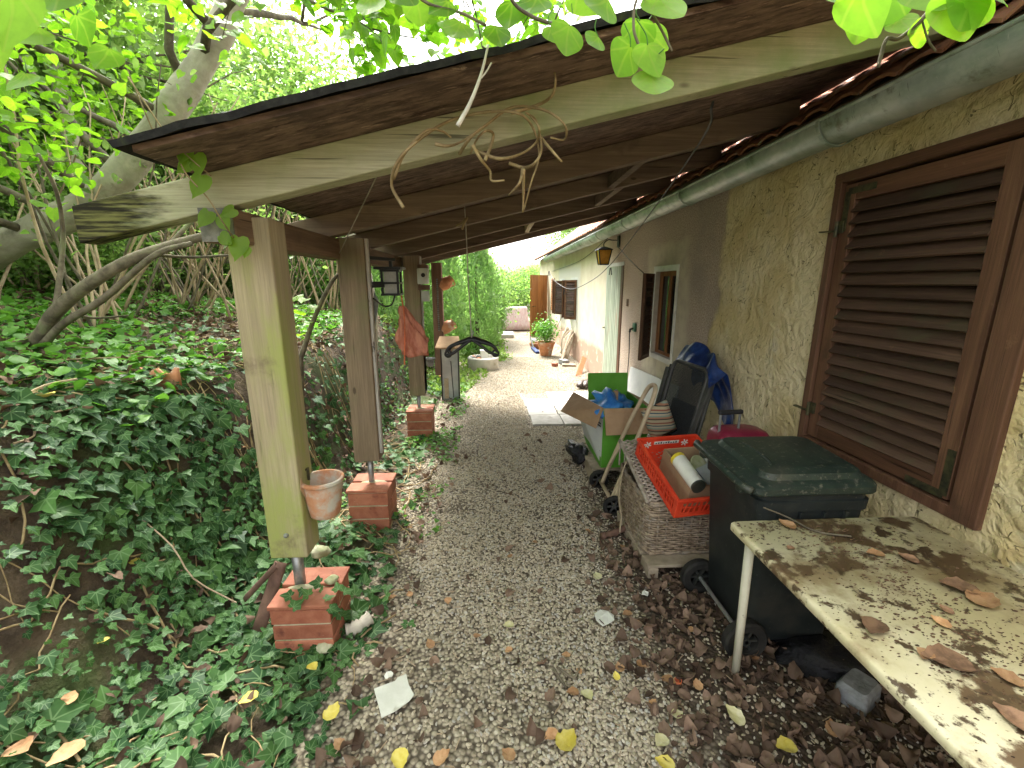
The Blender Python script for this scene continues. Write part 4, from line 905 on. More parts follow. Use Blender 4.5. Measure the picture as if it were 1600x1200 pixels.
obj('seat', MB().quad(lerp4(.03, -.35)+Vector((.09, .02, 0)), lerp4(.97, -.35)+Vector((.09, .02, 0)), lerp4(.97, .55)+Vector((.09, .02, 0)), lerp4(.03, .55)+Vector((.09, .02, 0)), .01), M_mesh_, ch)
# tarpaulin draped between chair top and wall
mb = MB(); nu, nv = 34, 34
for i in range(nu):
    for k in range(nv):
        u, v_ = i/(nu-1), k/(nv-1)
        y = 3.88-.66*u-.05*v_+.02*math.sin(8*v_+5*u); hump = math.sin(PI*min(1, .22+u*.72))
        x = 1.665+.035*u+.19*min(1, v_*1.4)**.8+.022*math.sin(11*u+7*v_)+.012*math.sin(23*u-9*v_)
        zt = .98+.13*hump+.02*math.sin(9*u); z = zt+.10*math.sin(min(1, v_*2.5)*PI/2)*hump-.09*(1-min(1, v_*3))-.62*max(0, v_-.30)/.7*(.55+.45*u)+.02*math.sin(17*u+5*v_)
        mb.v.append((min(x, XW-.02), y, z))
for i in range(nu-1):
    for k in range(nv-1): mb.f.append((i*nv+k, i*nv+k+1, (i+1)*nv+k+1, (i+1)*nv+k))
o = obj('tarpaulin', mb, M_navy, smooth=True); solidify(o, .006, 0); subsurf(o, 1); tag(o, 'crumpled dark blue tarpaulin draped behind the folded chair', 'tarpaulin')
def cushion(c, w, h, th, M, lab):
    bm = bmesh.new(); bmesh.ops.create_cube(bm, size=1); bmesh.ops.subdivide_edges(bm, edges=bm.edges[:], cuts=5, use_grid_fill=True); mb = MB()
    for v_ in bm.verts:
        p = v_.co; e = (1-(2*abs(p.x))**4)*(1-(2*abs(p.z))**4); mb.v.append(tuple(c+M @ Vector((p.x*w, p.y*th*(.25+.75*e), p.z*h))))
    bm.verts.index_update(); mb.f = [tuple(q.index for q in f.verts) for f in bm.faces]; bm.free()
    o = obj('cushion', mb, M_stripe, smooth=True, base=c); tag(o, lab, 'cushion', 'striped cushions'); return o
cushion(Vector((1.37, 3.36, .60)), .22, .30, .10, Matrix.Rotation(-.45, 3, 'Y') @ Matrix.Rotation(.2, 3, 'X'), 'striped cushion propped between trolley and folded chair')
cushion(Vector((1.27, 3.16, .40)), .32, .40, .12, Matrix.Rotation(1.35, 3, 'X') @ Matrix.Rotation(.2, 3, 'Z'), 'striped cushion lying flat behind the red crate')
tag(obj('storage_trunk', loft([ring(1.28, 3.14, .19, .17, .04, z) for z in (0, .28, .30)]), M_dark), 'dark trunk under the flat striped cushion', 'trunk')
sc = thing('suitcase', 'dark pink trolley suitcase with black pull handle behind the bin', 'suitcase', (1.60, 2.52, 0))
auto(obj('shell', loft([ring(1.54, 2.52, .17, .11, .06, z) for z in (.04, .06, .45)]+[ring(1.54, 2.52, .17*k, .11*k, .06*k, z) for k, z in ((1, .74), (.96, .78), (.82, .81), (.5, .825))]), M_mag, sc), 40)
for x in (1.40, 1.52): obj('handle_tube', MB().tube([(x, 2.50, .80), (x, 2.50, .915)], .008), M_steel, sc)
obj('handle_grip', MB().bar((1.385, 2.50, .925), (1.535, 2.50, .932), .03, .026), M_black, sc, bevel=.008)
for x in (1.44, 1.64): obj('castor', MB().lathe([(.02, -.012), (.03, -.01), (.03, .01), (.02, .012)], (x, 2.50, .03), 12, Matrix.Rotation(PI/2, 4, 'X')), M_black, sc)

# ================================================================== along the wall
o = obj('insulation_board', MB().quad((1.80, 5.70, .0), (1.80, 4.20, .0), (1.895, 4.20, .68), (1.895, 5.70, .60), .02), M_whiteb); tag(o, 'low white board leaning against the wall under the small window', 'board')
pw = PX(993, 512, XW)
so_ = thing('wall_socket', 'green outdoor socket with a black cable on the brown wall', 'socket', pw)
obj('plate', MB().box(XW-.03, XW-.001, pw.y-.05, pw.y+.05, pw.z-.05, pw.z+.06), plain('green plastic', (.06,.16,.11), .5), so_, bevel=.008)
obj('plug', MB().tube([(XW-.03, pw.y, pw.z-.01), (XW-.07, pw.y, pw.z-.02), (XW-.075, pw.y, pw.z-.06)], .014), M_black, so_)
obj('cable', MB().tube(bez([(XW-.075, pw.y, pw.z-.06), (XW-.05, pw.y+.05, pw.z-.4), (XW-.04, pw.y+.12, .3), (XW-.06, pw.y+.1, .04)]), .006, 6), M_black, so_)
tag(obj('letter_slot', MB().box(XW-.012, XW-.001, 6.05, 6.12, 1.38, 1.48), M_brown, bevel=.003), 'small brown plate screwed to the wall beside the slatted door', 'plate')
# lantern
lp = PX(943, 402, 1.70); ln_ = thing('wall_lantern', 'black iron wall lantern with amber glass hung under the gutter', 'lantern', lp)
mb = MB(); w0, w1, h = .062, .095, .20
for s in range(4):
    a = PI/4+s*PI/2; mb.bar(lp+Vector((w0*1.414*math.cos(a), w0*1.414*math.sin(a), -.10)), lp+Vector((w1*1.414*math.cos(a), w1*1.414*math.sin(a), .10)), .012, .012)
obj('cage', mb, M_black, ln_)
obj('glass', loft([ring(lp.x, lp.y, w0-.004, w0-.004, .004, lp.z-.098), ring(lp.x, lp.y, w1-.004, w1-.004, .004, lp.z+.098)]), M_amber, ln_)
obj('base_plate', loft([ring(lp.x, lp.y, w0+.006, w0+.006, .004, lp.z-.112), ring(lp.x, lp.y, w0+.008, w0+.008, .004, lp.z-.099)]), M_black, ln_)
obj('cap', loft([ring(lp.x, lp.y, w1+.018, w1+.018, .004, lp.z+.099), ring(lp.x, lp.y, w1+.015, w1+.015, .004, lp.z+.108), ring(lp.x, lp.y, .03, .03, .004, lp.z+.15)]), M_black, ln_)
obj('arm', MB().tube(bez([lp+Vector((0, 0, .15)), lp+Vector((.0, 0, .20)), lp+Vector((.05, -.03, .245)), lp+Vector((.12, -.03, .24)), Vector((XW-.005, lp.y-.06, lp.z+.235))]), .008, 8).box(XW-.02, XW-.001, lp.y-.11, lp.y-.01, lp.z+.14, lp.z+.30), M_black, ln_)
# cables under the eaves and the washing line
def line(name, pts, r, m_, lab, cat, n=8): o = obj(name, MB().tube(bez(pts, n), r, 5), m_, smooth=True); tag(o, lab, cat); return o
line('washing_line', [PY(1114, 160, 1.86), PY(1090, 228, 2.6), PY(1000, 355, 4.9), PY(955, 412, 6.2), PY(925, 438, 7.2), PY(892, 452, 8.2), PY(868, 440, 8.8), PY(858, 425, 9.2)], .006, M_black, 'dark washing line sagging from the first rafter towards the far wall', 'line')
line('wire', [PX(965, 385, XW-.03), PY(990, 412, 5.6), PX(1022, 441, XW-.03)], .006, M_black, 'black wire running from the lantern to the small window', 'wire')
line('wire', [PX(950, 372, XW-.02), PX(905, 408, XW-.02), PX(862, 424, XW-.02)], .005, M_black, 'black cable clipped to the wall under the gutter', 'wire')
line('twine', [PY(594, 264, 1.80), PY(562, 330, 2.3), PY(530, 396, 2.86)], .003, M_rope, 'pale twine stretched from the rafter to the second post', 'twine')
for i, (px, py, y) in enumerate(((954, 421, 6.2), (882, 454, 8.5), (858, 425, 9.2))):
    c = PY(px, py, y); p = thing('clothes_peg', ('dark green peg hanging on the line beside the lantern', 'dark peg on the lowest sag of the washing line', 'dark peg where the washing line meets the cable')[i], 'peg', c)
    for s in (-1, 1): obj('peg_arm', MB().bar(c+Vector((s*.006, 0, .02)), c+Vector((s*.018, s*.006, -.075)), .012, .01, up=(0,1,0)), M_black, p)
# the hanging wire with the coat hangers
c0, c1 = PY(720, 235, 3.0), PY(737, 531, 3.0)
line('hanging_wire', [c0, c0.lerp(c1, .33)+Vector((.004, 0, 0)), c0.lerp(c1, .66), c1], .004, M_rope, 'thin cord hanging from the rafters and carrying the hangers', 'cord')
tag(obj('knot_of_rag', MB().tube(bez([PY(712, 353, 2.99), PY(722, 348, 2.99), PY(730, 340, 2.98), PY(724, 352, 2.97), PY(722, 358, 2.99)], 5), .007, 6), M_vine, smooth=True), 'knotted rag tied round the hanging cord', 'rag')
hg = thing('coat_hangers', 'bunch of black plastic coat hangers hung on a cord', 'hanger', c1)
for k, (dy, m_, lo) in enumerate(((0, M_black, 1.0), (.05, M_black, .93), (.09, M_vine, .86))):
    q = c1+Vector((.002*k, dy, -.01)); s_ = .185*lo
    pts = bez([q+Vector((-s_, 0, -.085)), q+Vector((-s_*.8, 0, -.035)), q+Vector((-s_*.35, 0, -.005)), q+Vector((0, 0, .012)), q+Vector((s_*.35, 0, -.005)), q+Vector((s_*.8, 0, -.035)), q+Vector((s_, 0, -.085))], 6)
    hn = obj('hanger', MB().tube(pts, [.008+.006*math.sin(PI*i/(len(pts)-1)) for i in range(len(pts))], 8), m_, hg, smooth=True)
    if k == 0:
        for s in (-1, 1):
            e = q+Vector((s*s_, 0, -.085)); obj('hanger_hook', MB().tube([e+Vector((.022*math.cos(a)*s-.022*s, 0, .022*math.sin(a))) for a in np.linspace(0, -5.0, 12)], .007, 8), M_black, hn, smooth=True)
            obj('hanger_arm', MB().tube(bez([q+Vector((0, 0, .01)), q+Vector((s*.05, -.01, -.02)), q+Vector((s*.12, -.01, -.075)), q+Vector((s*s_*.97, 0, -.10))], 5), .011, 8), M_black, hn, smooth=True)
    obj('hook', MB().tube([q+Vector((0, 0, .0)), q+Vector((0, -dy*.5, .04)), q+Vector((.012, -dy*.9, .06)), q+Vector((0, -dy*.95, .075))], .003, 6), M_steel, hn)

# ================================================================== hung on the posts
# black feeder lamp on the second post
c = PY(612, 440, 3.25); fl = thing('hanging_feeder', 'black iron lantern frame with pale panes hung behind the second post', 'lantern', c)
mb = MB()
for dx in (-.055, .055):
    for dy in (-.055, .055): mb.box(c.x+dx-.008, c.x+dx+.008, c.y+dy-.008, c.y+dy+.008, c.z-.09, c.z+.08)
for z in (-.09, -.01, .075): mb.box(c.x-.066, c.x+.066, c.y-.066, c.y+.066, c.z+z-.007, c.z+z+.007)
obj('frame', mb, M_black, fl); obj('pane', MB().box(c.x-.045, c.x+.045, c.y-.045, c.y+.045, c.z-.082, c.z+.067), M_clear, fl)
obj('roof_plate', MB().box(c.x-.10, c.x+.085, c.y-.09, c.y+.09, c.z+.083, c.z+.10), M_black, fl)
obj('bracket_arm', MB().bar((-.78, 2.98, c.z+.15), (c.x+.02, c.y, c.z+.15), .03, .02).bar((-.78, 2.98, c.z-.02), (c.x-.05, c.y, c.z-.02), .03, .04).bar((c.x, c.y, c.z+.1), (c.x, c.y, c.z+.15), .02, .02, up=(0,1,0)), M_black, fl)
obj('cable', MB().tube(bez([(-.77, 3.0, c.z-.11), c+Vector((-.06, -.02, -.17)), c+Vector((-.01, 0, -.16)), c+Vector((.02, 0, -.09))]), .006, 6), M_black, fl)
tag(obj('scythe_blade', MB().quad(PY(584, 455, 3.1), PY(592, 470, 3.1), PY(586, 512, 3.1), PY(583, 520, 3.1), .004), M_steel), 'dull grey blade hanging against the second post', 'blade')
# net bag
c = PY(628, 478, 3.45); mb = MB(); nu, nv = 60, 34
for k in range(nv):
    v_ = k/(nv-1)
    for i in range(nu):
        a = 2*PI*i/nu; r = (.018+.085*min(1, v_*1.5)**.9*(1-.25*max(0, v_-.8)/.2))*(1+.20*math.sin(3*a+5*v_)+.16*math.sin(7*a-7*v_)+.09*math.sin(13*a+11*v_)+.05*math.sin(23*a+30*v_)); mb.v.append((c.x+.10*v_+r*math.cos(a), c.y+r*.45*math.sin(a), c.z-.38*v_*(1+.05*math.sin(2*a))))
for k in range(nv-1):
    for i in range(nu): mb.f.append((k*nu+i, k*nu+(i+1) % nu, (k+1)*nu+(i+1) % nu, (k+1)*nu+i))
mb.f.append(tuple((nv-1)*nu+i for i in range(nu)))
nb = thing('net_bag', 'faded red net sack hanging between the second and third posts', 'bag', c)
obj('sack', mb, M_peach, nb, smooth=True)
obj('strap', MB().tube(bez([PY(626, 425, 3.45), PY(627, 460, 3.44), PY(632, 500, 3.40), PY(632, 570, 3.42)]), .006, 6), M_orange, nb)
# white meter on the third post
c = Vector((-.695, 4.76, PY(660, 430, 4.76).z)); wm = thing('white_jar_lamp', 'white enamel cylinder with dark lid on the third post', 'lamp', c)
auto(obj('jar_body', MB().lathe([(0,-.09), (.055,-.09), (.06,-.08), (.06, .06), (.055, .07), (0, .07)], c, 22), M_white, wm))
auto(obj('jar_lid', MB().lathe([(0, .071), (.05, .071), (.052, .10), (.045, .108), (0, .108)], c, 22), M_rust, wm))
obj('dial', MB().lathe([(0, .004), (.02, .004), (.022, 0)], c+Vector((.01, -.060, 0)), 14, Matrix.Rotation(PI/2, 4, 'X')), M_black, wm)
obj('bracket', MB().box(c.x-.05, c.x+.06, c.y-.03, c.y+.05, c.z-.15, c.z-.10), M_rust, wm)
c = Vector((-.70, 4.77, PY(658, 462, 4.76).z)); tag(obj('junction_box', MB().box(c.x-.02, c.x+.06, c.y-.02, c.y+.03, c.z-.06, c.z+.05), M_white, bevel=.006), 'small white junction box below the lamp on the third post', 'box')
c = PY(690, 470, 6.70); ch_ = thing('chain', 'thin grey chain hanging down the last shelter post', 'chain', c)
mb = MB()
for k in range(26): mb.lathe([(.011, -.003), (.014, 0), (.011, .003), (.008, 0), (.011, -.003)], (-.775, 6.705, 1.75-k*.03), 8, Matrix.Rotation(PI/2, 4, 'X') @ Matrix.Rotation((k % 2)*PI/2, 4, 'Z'))
o = obj('links', mb, M_steel, ch_); o['kind'] = 'stuff'
# dried vine coil on the first rafter
dv = thing('dried_vine', 'coil of dried vine stems hooked over the front rafter', 'vine', PY(760, 230, 1.70))
for k, q in enumerate((((630, 324), (612, 290), (620, 255), (650, 222), (700, 190), (760, 175), (812, 178), (835, 205), (842, 245), (830, 285), (818, 330)),
        ((615, 280), (632, 240), (665, 205), (690, 205), (705, 215)), ((718, 240), (735, 215), (760, 195), (800, 168), (850, 172), (882, 195), (882, 218), (860, 215)),
        ((742, 235), (780, 248), (815, 240), (838, 222), (842, 200), (828, 180)), ((738, 226), (752, 250), (766, 268), (768, 282), (788, 282)), ((758, 250), (768, 225), (770, 208), (758, 205), (745, 218), (735, 240)),
        ((800, 176), (838, 165), (862, 150), (868, 125), (864, 105)), ((795, 255), (820, 262), (838, 252), (846, 230), (838, 190), (822, 176)), ((845, 215), (862, 235), (878, 253)), ((817, 262), (812, 285), (795, 305)), ((680, 225), (700, 228), (720, 222), (745, 205)), ((818, 265), (818, 300), (817, 332)))):
    pts = bez([PY(px, py, 1.64+.05*math.sin(i*1.9+k)) for i, (px, py) in enumerate(q)], 6); n = len(pts)
    obj('stem', MB().tube(pts, [.0062*(1-.5*i/n) for i in range(n)], 6), M_vine, dv, smooth=True)
tag(obj('dead_twig', MB().tube(bez([PY(763, 70, 1.42), PY(752, 115, 1.42), PY(735, 160, 1.42), PY(715, 197, 1.42)]), [.003+.0002*i for i in range(25)], 6).tube(bez([PY(752, 122, 1.42), PY(760, 112, 1.42), PY(768, 98, 1.42)]), .0025, 5), mat('bleached twig', (.45,.42,.38), (.58,.55,.50), 12), smooth=True), 'bleached dead twig hanging in front of the roof edge', 'twig')

# ================================================================== ground clutter
for i, (px, py, s, rz_, lab) in enumerate(((616, 1085, .072, .5, 'square dirty white scrap at the ivy edge'), (943, 965, .05, .2, 'torn white scrap on the gravel'), (1008, 928, .018, 1, 'tiny white scrap near the bin wheel'), (608, 1055, .018, 2, 'tiny white scrap by the square scrap'))):
    c = G(px, py, .035); mb = MB(); n = 9
    pts = [c+Vector((s*math.cos(2*PI*k/n+rz_)*(1+.18*math.sin(k*2.3+i)), s*math.sin(2*PI*k/n+rz_)*(1+.18*math.cos(k*3.1+i)), .006*math.sin(k*1.7))) for k in range(n)] if i else [c+Matrix.Rotation(rz_, 3, 'Z') @ Vector((x*s, y*s, .004*x)) for x, y in ((-1, -1), (-.2, -1.05), (.6, -.9), (.95, -.7), (.9, .1), (1, .85), (.5, .95), (.3, .8), (-.9, 1))]
    o = obj('paper_scrap', MB().add(pts, [tuple(range(len(pts)))]), M_paper); solidify(o, .003, 1); tag(o, lab, 'scrap')
c = G(1340, 1080, .05); tag(obj('stone_block', blob((0,0,0), (1,1,1), 3, .0, 1).add([], []) if False else loft([ring(0, 0, .072, .052, .015, -.055), ring(0, 0, .080, .058, .02, -.03), ring(0, 0, .078, .056, .02, .03), ring(0, 0, .062, .044, .018, .05)]).xf(Matrix.Translation(c) @ Matrix.Rotation(.5, 4, 'Z')), M_stone, base=c), 'grey stone block lying under the table', 'stone')
tag(auto(obj('bottle_cap', MB().lathe([(.0, 0), (.015, 0), (.016, .022), (.013, .022), (.012, .004), (0, .004)], G(1059, 1069, .02), 16), M_orange)), 'small red bottle cap on the leaf litter', 'cap')
# dead wood
for i, (pts, r, lab) in enumerate((([(540, 985, .05), (560, 978, .05), (578, 965, .06)], .03, 'short pale log beside the front pier'), ([(940, 838, .05), (960, 832, .05), (980, 822, .07)], .022, 'dark root stub beside the basket'),
        ([(865, 1045, .04), (875, 1060, .04), (885, 1075, .04)], .006, 'crooked dark twig on the gravel'), ([(870, 1042, .04), (895, 1058, .04), (905, 1045, .045)], .005, 'short forked twig on the gravel'), ([(280, 858, .22), (320, 848, .24), (350, 852, .24)], .035, 'rotting pale log in the ivy'))):
    tag(obj('dead_wood', MB().tube(bez([G(*p) for p in pts], 5), [r*(1+.22*math.sin(k*2.7)+.12*math.sin(k*5.1+i)) for k in range(11)], 11), M_rust if i in (1, 5) else M_bark if i in (0, 4) else M_bark2, smooth=True), lab, 'log' if r > .015 else 'twig')
# shoes
for i, (px, lab) in enumerate(((909, 'left one of two dark shoes by the slatted door'), (917, 'right one of two dark shoes by the slatted door'))):
    c = G(px, 604, .04); tag(obj('shoe', loft([ring(c.x+dx, c.y+dy, w, w*1.1, w*.7, z) for dx, dy, w, z in ((0, 0, .05, .04), (0, 0, .055, .06), (.02, .02, .05, .10), (.035, .03, .038, .13))]).xf(Matrix.Translation(c) @ Matrix.Rotation(.8, 4, 'Z') @ Matrix.Scale(2.0, 4, (1, 0, 0)) @ Matrix.Translation(-c)), M_shoe, smooth=True), lab.replace('left one', 'farther one') if i == 0 else lab.replace('right one', 'nearer one'), 'shoe')
# far clutter by the wall
a, b_ = PX(913, 558, 1.86), G(903, 588); tag(obj('roof_tile_slab', MB().bar(a, b_, .10, .025, up=(0,-1,.3)), M_orange, bevel=.004), 'orange tile leaning against the wall plinth', 'tile')
for i, (px, py, s, m_, lab) in enumerate(((881, 566, (.07, .12, .06), M_stone, 'grey brick lying by the plinth'), (889, 571, (.06, .14, .03), M_pallet, 'flat wooden offcut by the plinth'), (867, 570, (.05, .06, .04), M_brick, 'broken red brick by the hose coil'), (835, 535, (.05, .10, .08), M_galv, 'grey metal tin near the open far door'))):
    c = G(px, py, s[2]); o = obj('rubble_block', MB().box(-s[0], s[0], -s[1], s[1], -s[2], s[2]).xf(Matrix.Translation(c) @ Matrix.Rotation(i*1.1+.3, 4, 'Z')), m_, base=c, bevel=.008); tag(o, lab, 'block')
hc = thing('hose_coil', 'coil of grey hose and sticks leaning on the wall past the big pot', 'hose', G(870, 558))
for k in range(9):
    y = 9.3+.11*k; obj('loop', MB().tube(bez([(1.50+.02*k, y-.2, .03), (1.68, y+.05, .42+.02*math.sin(k*2)), (1.84, y+.32, .60+.05*math.sin(k)), (1.86, y+.45, .50), (1.70, y+.25, .05)], 6), .018, 6), M_pallet, hc, smooth=True)
pl = thing('round_planter', 'round pale concrete planter ring with stones and a white tub', 'planter', G(755, 580))
cpl = G(755, 577); auto(obj('ring_wall', MB().lathe([(.30, 0), (.31, .02), (.31, .24), (.29, .26), (.25, .26), (.24, .2), (0, .19)], cpl, 32), M_conc, pl))
o = obj('tub', loft([ring(cpl.x+.03, cpl.y-.08, .055, .05, .015, .20), ring(cpl.x+.02, cpl.y-.05, .08, .07, .02, .40)]).xf(Matrix()), M_white, pl, bevel=.005)
for k in range(8):
    a = k*.8; obj('pebble', blob((cpl.x-.10+.13*math.cos(a), cpl.y+.12*math.sin(a), .23), (.05, .05, .045), 60+k, .2, 2), M_stone if k % 3 else M_terra, pl, smooth=True)
# grey panel box by the last post
mp = thing('panel_cabinet', 'tall pale panel box with a tile roof beside the last post', 'cabinet', (-.60, 6.35, 0))
obj('panel', MB().box(-.705, -.475, 6.30, 6.34, .02, .79), M_galv, mp); obj('post_edge', MB().box(-.722, -.7055, 6.28, 6.36, 0, .80), M_black, mp); obj('post_edge', MB().box(-.4745, -.457, 6.28, 6.36, 0, .80), M_black, mp)
obj('cover_tile', MB().quad((-.78, 6.18, .79), (-.42, 6.18, .79), (-.46, 6.44, .92), (-.74, 6.44, .92), .025), M_card, mp)
obj('rod', MB().tube([(-.55, 6.28, .06), (-.575, 6.28, .60)], .006, 6), M_black, mp); obj('inner_block', MB().box(-.68, -.62, 6.285, 6.2995, .04, .34), M_pale, mp)
# far terrace
tt = thing('covered_table', 'far garden table under a pink and white cloth', 'table', (1.0, 16, 0))
obj('cloth', loft([ring(.95+.0*z, 16.2, .52-.18*z+.02*math.sin(9*z), .42-.12*z, .10, z) for z in (.05, .25, .5, .78, .84)]), M_pink, tt, smooth=True)
for x in (.7, 1.2): obj('leg', MB().tube([(x, 16.2, 0), (x, 16.2, .8)], .02), M_steel, tt)
bf = thing('bird_table', 'far wooden post carrying a terracotta pot', 'post', (.42, 15.5, 0))
obj('pole', MB().tube([(.42, 15.5, 0), (.42, 15.5, 1.05)], .025), M_bark2, bf); auto(obj('pot_body', MB().lathe(pot_profile(.08, .12, .25), (.42, 15.5, 1.05), 18), M_terra, bf))
o = obj('step_slab', loft([ring(.2, 14.2, .55, .5, .05, .0), ring(.2, 14.2, .55, .5, .05, .12)]), M_conc, bevel=.01); tag(o, 'low pale concrete step at the end of the path', 'step')
sp = thing('hand_broom', 'blue handled tool lying by the open far door', 'tool', G(832, 540)); obj('handle', MB().tube([G(828, 526, .35), G(834, 545, .05)], .02), M_galv, sp); obj('head', MB().bar(G(832, 543, .05), G(840, 551, .04), .10, .06), M_navy, sp, bevel=.01)

# ================================================================== leaves: materials
ML_ivy = leaf_mat('ivy leaf', (.022,.072,.022), (.085,.19,.05), .22, (.20,.32,.15,.5), rough=.5, spec=.25)
ML_lime = leaf_mat('linden leaf', (.14,.31,.03), (.27,.47,.05), .66, (.30,.42,.08,.5), rough=.45, tcol=(1.25, 1.4, .5))
ML_wood = leaf_mat('woodland leaf', (.095,.20,.045), (.21,.33,.095), .62, rough=.5)
ML_wood2 = leaf_mat('pale woodland leaf', (.15,.26,.07), (.28,.39,.14), .62, rough=.5)
ML_thuja = leaf_mat('thuja spray', (.14,.28,.085), (.32,.48,.19), .5, rough=.55)
ML_seed = leaf_mat('seedling leaf', (.08,.22,.03), (.17,.36,.06), .4, rough=.45)
ML_lit = leaf_mat('leaf litter', (.070,.045,.032), (.29,.195,.14), .08, rough=.8, tcol=(1.2, 1, .7), spec=.2)
ML_grass = leaf_mat('grass blade', (.14,.25,.05), (.30,.42,.10), .4, rough=.5)

# ================================================================== gravel
def gn_pebbles(name, pts, mat_, smin, smax):
    me = bpy.data.meshes.new(name); me.from_pydata(pts.tolist(), [], []); me.materials.append(mat_)
    o = bpy.data.objects.new(name, me); COL.objects.link(o); o['kind'] = 'stuff'
    g = bpy.data.node_groups.new(name, 'GeometryNodeTree'); g.is_modifier = True
    g.interface.new_socket('Geometry', in_out='INPUT', socket_type='NodeSocketGeometry'); g.interface.new_socket('Geometry', in_out='OUTPUT', socket_type='NodeSocketGeometry')
    n = g.nodes; gi = n.new('NodeGroupInput'); go = n.new('NodeGroupOutput'); ip = n.new('GeometryNodeInstanceOnPoints'); ic = n.new('GeometryNodeMeshIcoSphere')
    ic.inputs['Radius'].default_value = 1; ic.inputs['Subdivisions'].default_value = 1
    sm = n.new('GeometryNodeSetMaterial'); sm.inputs['Material'].default_value = mat_
    ro = n.new('FunctionNodeRandomValue'); ro.data_type = 'FLOAT_VECTOR'; ro.inputs[0].default_value = (-.5, -.5, 0); ro.inputs[1].default_value = (.5, .5, 6.28)
    sc_ = n.new('FunctionNodeRandomValue'); sc_.data_type = 'FLOAT_VECTOR'; sc_.inputs[0].default_value = (smin, smin*.8, smin*.6); sc_.inputs[1].default_value = (smax, smax*.85, smax*.6)
    g.links.new(gi.outputs[0], ip.inputs['Points']); g.links.new(ic.outputs['Mesh'], sm.inputs[0]); g.links.new(sm.outputs[0], ip.inputs['Instance'])
    g.links.new(ro.outputs[0], ip.inputs['Rotation']); g.links.new(sc_.outputs[0], ip.inputs['Scale']); g.links.new(ip.outputs[0], go.inputs[0])
    o.modifiers.new('scatter', 'NODES').node_group = g; return o
m, t, b, _ = new_mat('pebble'); oi = N(t, 'ShaderNodeObjectInfo'); cr_ = N(t, 'ShaderNodeValToRGB')
for i, (p, c) in enumerate(((0, (.23,.18,.12)), (.25, (.45,.385,.285)), (.5, (.53,.465,.35)), (.75, (.42,.36,.27)), (.88, (.38,.365,.335)), (1, (.60,.55,.45)))):
    el = cr_.color_ramp.elements[i] if i < 2 else cr_.color_ramp.elements.new(p); el.position = p; el.color = (*c, 1)
cr_.color_ramp.elements[1].position = .25
L(t, oi.outputs['Random'], cr_.inputs[0]); L(t, cr_.outputs[0], b.inputs['Base Color']); b.inputs['Roughness'].default_value = .85; M_peb = m
K = 110000; P = np.stack([RNG.uniform(-.72, 1.75, K), .6+9.5*RNG.random(K)**1.6, np.zeros(K)], 1)
lx = -.50+.10*wob(P[:, 0]*0, P[:, 1], 2.0, 1)+.25*smst(3, 6, P[:, 1]); rx = .62+.12*wob(P[:, 0], P[:, 1], 2.7, 2)+.35*smst(2.2, 4.5, P[:, 1])
keep = RNG.random(K) < np.clip(.12+.88*smst(-.14, .08, P[:, 0]-lx)*(1-.93*smst(-.12, .25, P[:, 0]-rx)), 0, 1)
keep &= RNG.random(K) < (1-.75*smst(.1, .6, wob(P[:, 0], P[:, 1], 3.3, 7)+.35*wob(P[:, 0], P[:, 1], 13, 3)))
keep &= ~((P[:, 0] > .45) & (P[:, 0] < 1.7) & (P[:, 1] > 4.98) & (P[:, 1] < 6.65))
P = P[keep]; P[:, 2] = path_z(P[:, 0], P[:, 1])+.002+.004*RNG.random(len(P))
gn_pebbles('gravel', P, M_peb, .0042, .0108)

# ================================================================== ivy
def normal_of(x, y, e=.03):
    zx = (bank_z(x+e, y)-bank_z(x-e, y))/(2*e); zy = (bank_z(x, y+e)-bank_z(x, y-e))/(2*e)
    n = np.stack([-zx, -zy, np.ones_like(zx)], 1); return n/np.linalg.norm(n, axis=1)[:, None], np.stack([zx, zy], 1)
K = 60000; x = RNG.uniform(-4.2, -.35, K); y = .25+7.5*RNG.random(K)**1.25
n_, gr = normal_of(x, y); steep = np.sqrt(1+(gr**2).sum(1))
edge = -.52+.09*wob(x*0, y, 3.1, 4)+.06*wob(x*0, y, 9, 1)
dens = smst(0, -.22, x-edge)*(.40+.60*smst(3.4, 1.9, y)) + .035*smst(.25, 0, x-edge)
dens *= np.clip(.70+.85*wob(x, y, 2.9, 9)+.4*wob(x, y, 8, 4), .22, 1)
topm = smst(-1.9, -2.5, x); dens *= 1-.08*topm
face = smst(1.35, 2.0, steep); dens = np.maximum(dens, face*.42*np.clip(.55+.9*wob(x, y, 3.6, 5), .1, 1))
k = RNG.random(K) < dens*steep/2.3*(.60+.4*smst(4, 2, y))
x, y, n_, gr = x[k], y[k], n_[k], gr[k]; z = bank_z(x, y)
sz = np.clip(.046*np.exp(RNG.normal(0, .38, len(x)))*(1+.35*wob(x, y, 3.7, 8)), .018, .10)*(1-.15*smst(3, 6, y)); lift = RNG.uniform(.005, .055, len(x))
pos = np.stack([x, y, z], 1)+n_*lift[:, None]
face_n = n_*.9+np.array([.15, -.25, .75]); dn = -np.stack([gr[:, 0], gr[:, 1], (gr**2).sum(1)], 1)+RNG.normal(0, .8, (len(x), 3))
o = leaf_cloud('ivy', IVY, pos, sz, face_n, ML_ivy, tilt=.5, up=dn, kind='stuff', tint=np.clip(RNG.random(len(x))**1.4*(1+.5*wob(x, y, 5, 2)), 0, 1.15)); tag(o, 'dark green ivy covering the bank and the ground below it', 'ivy')
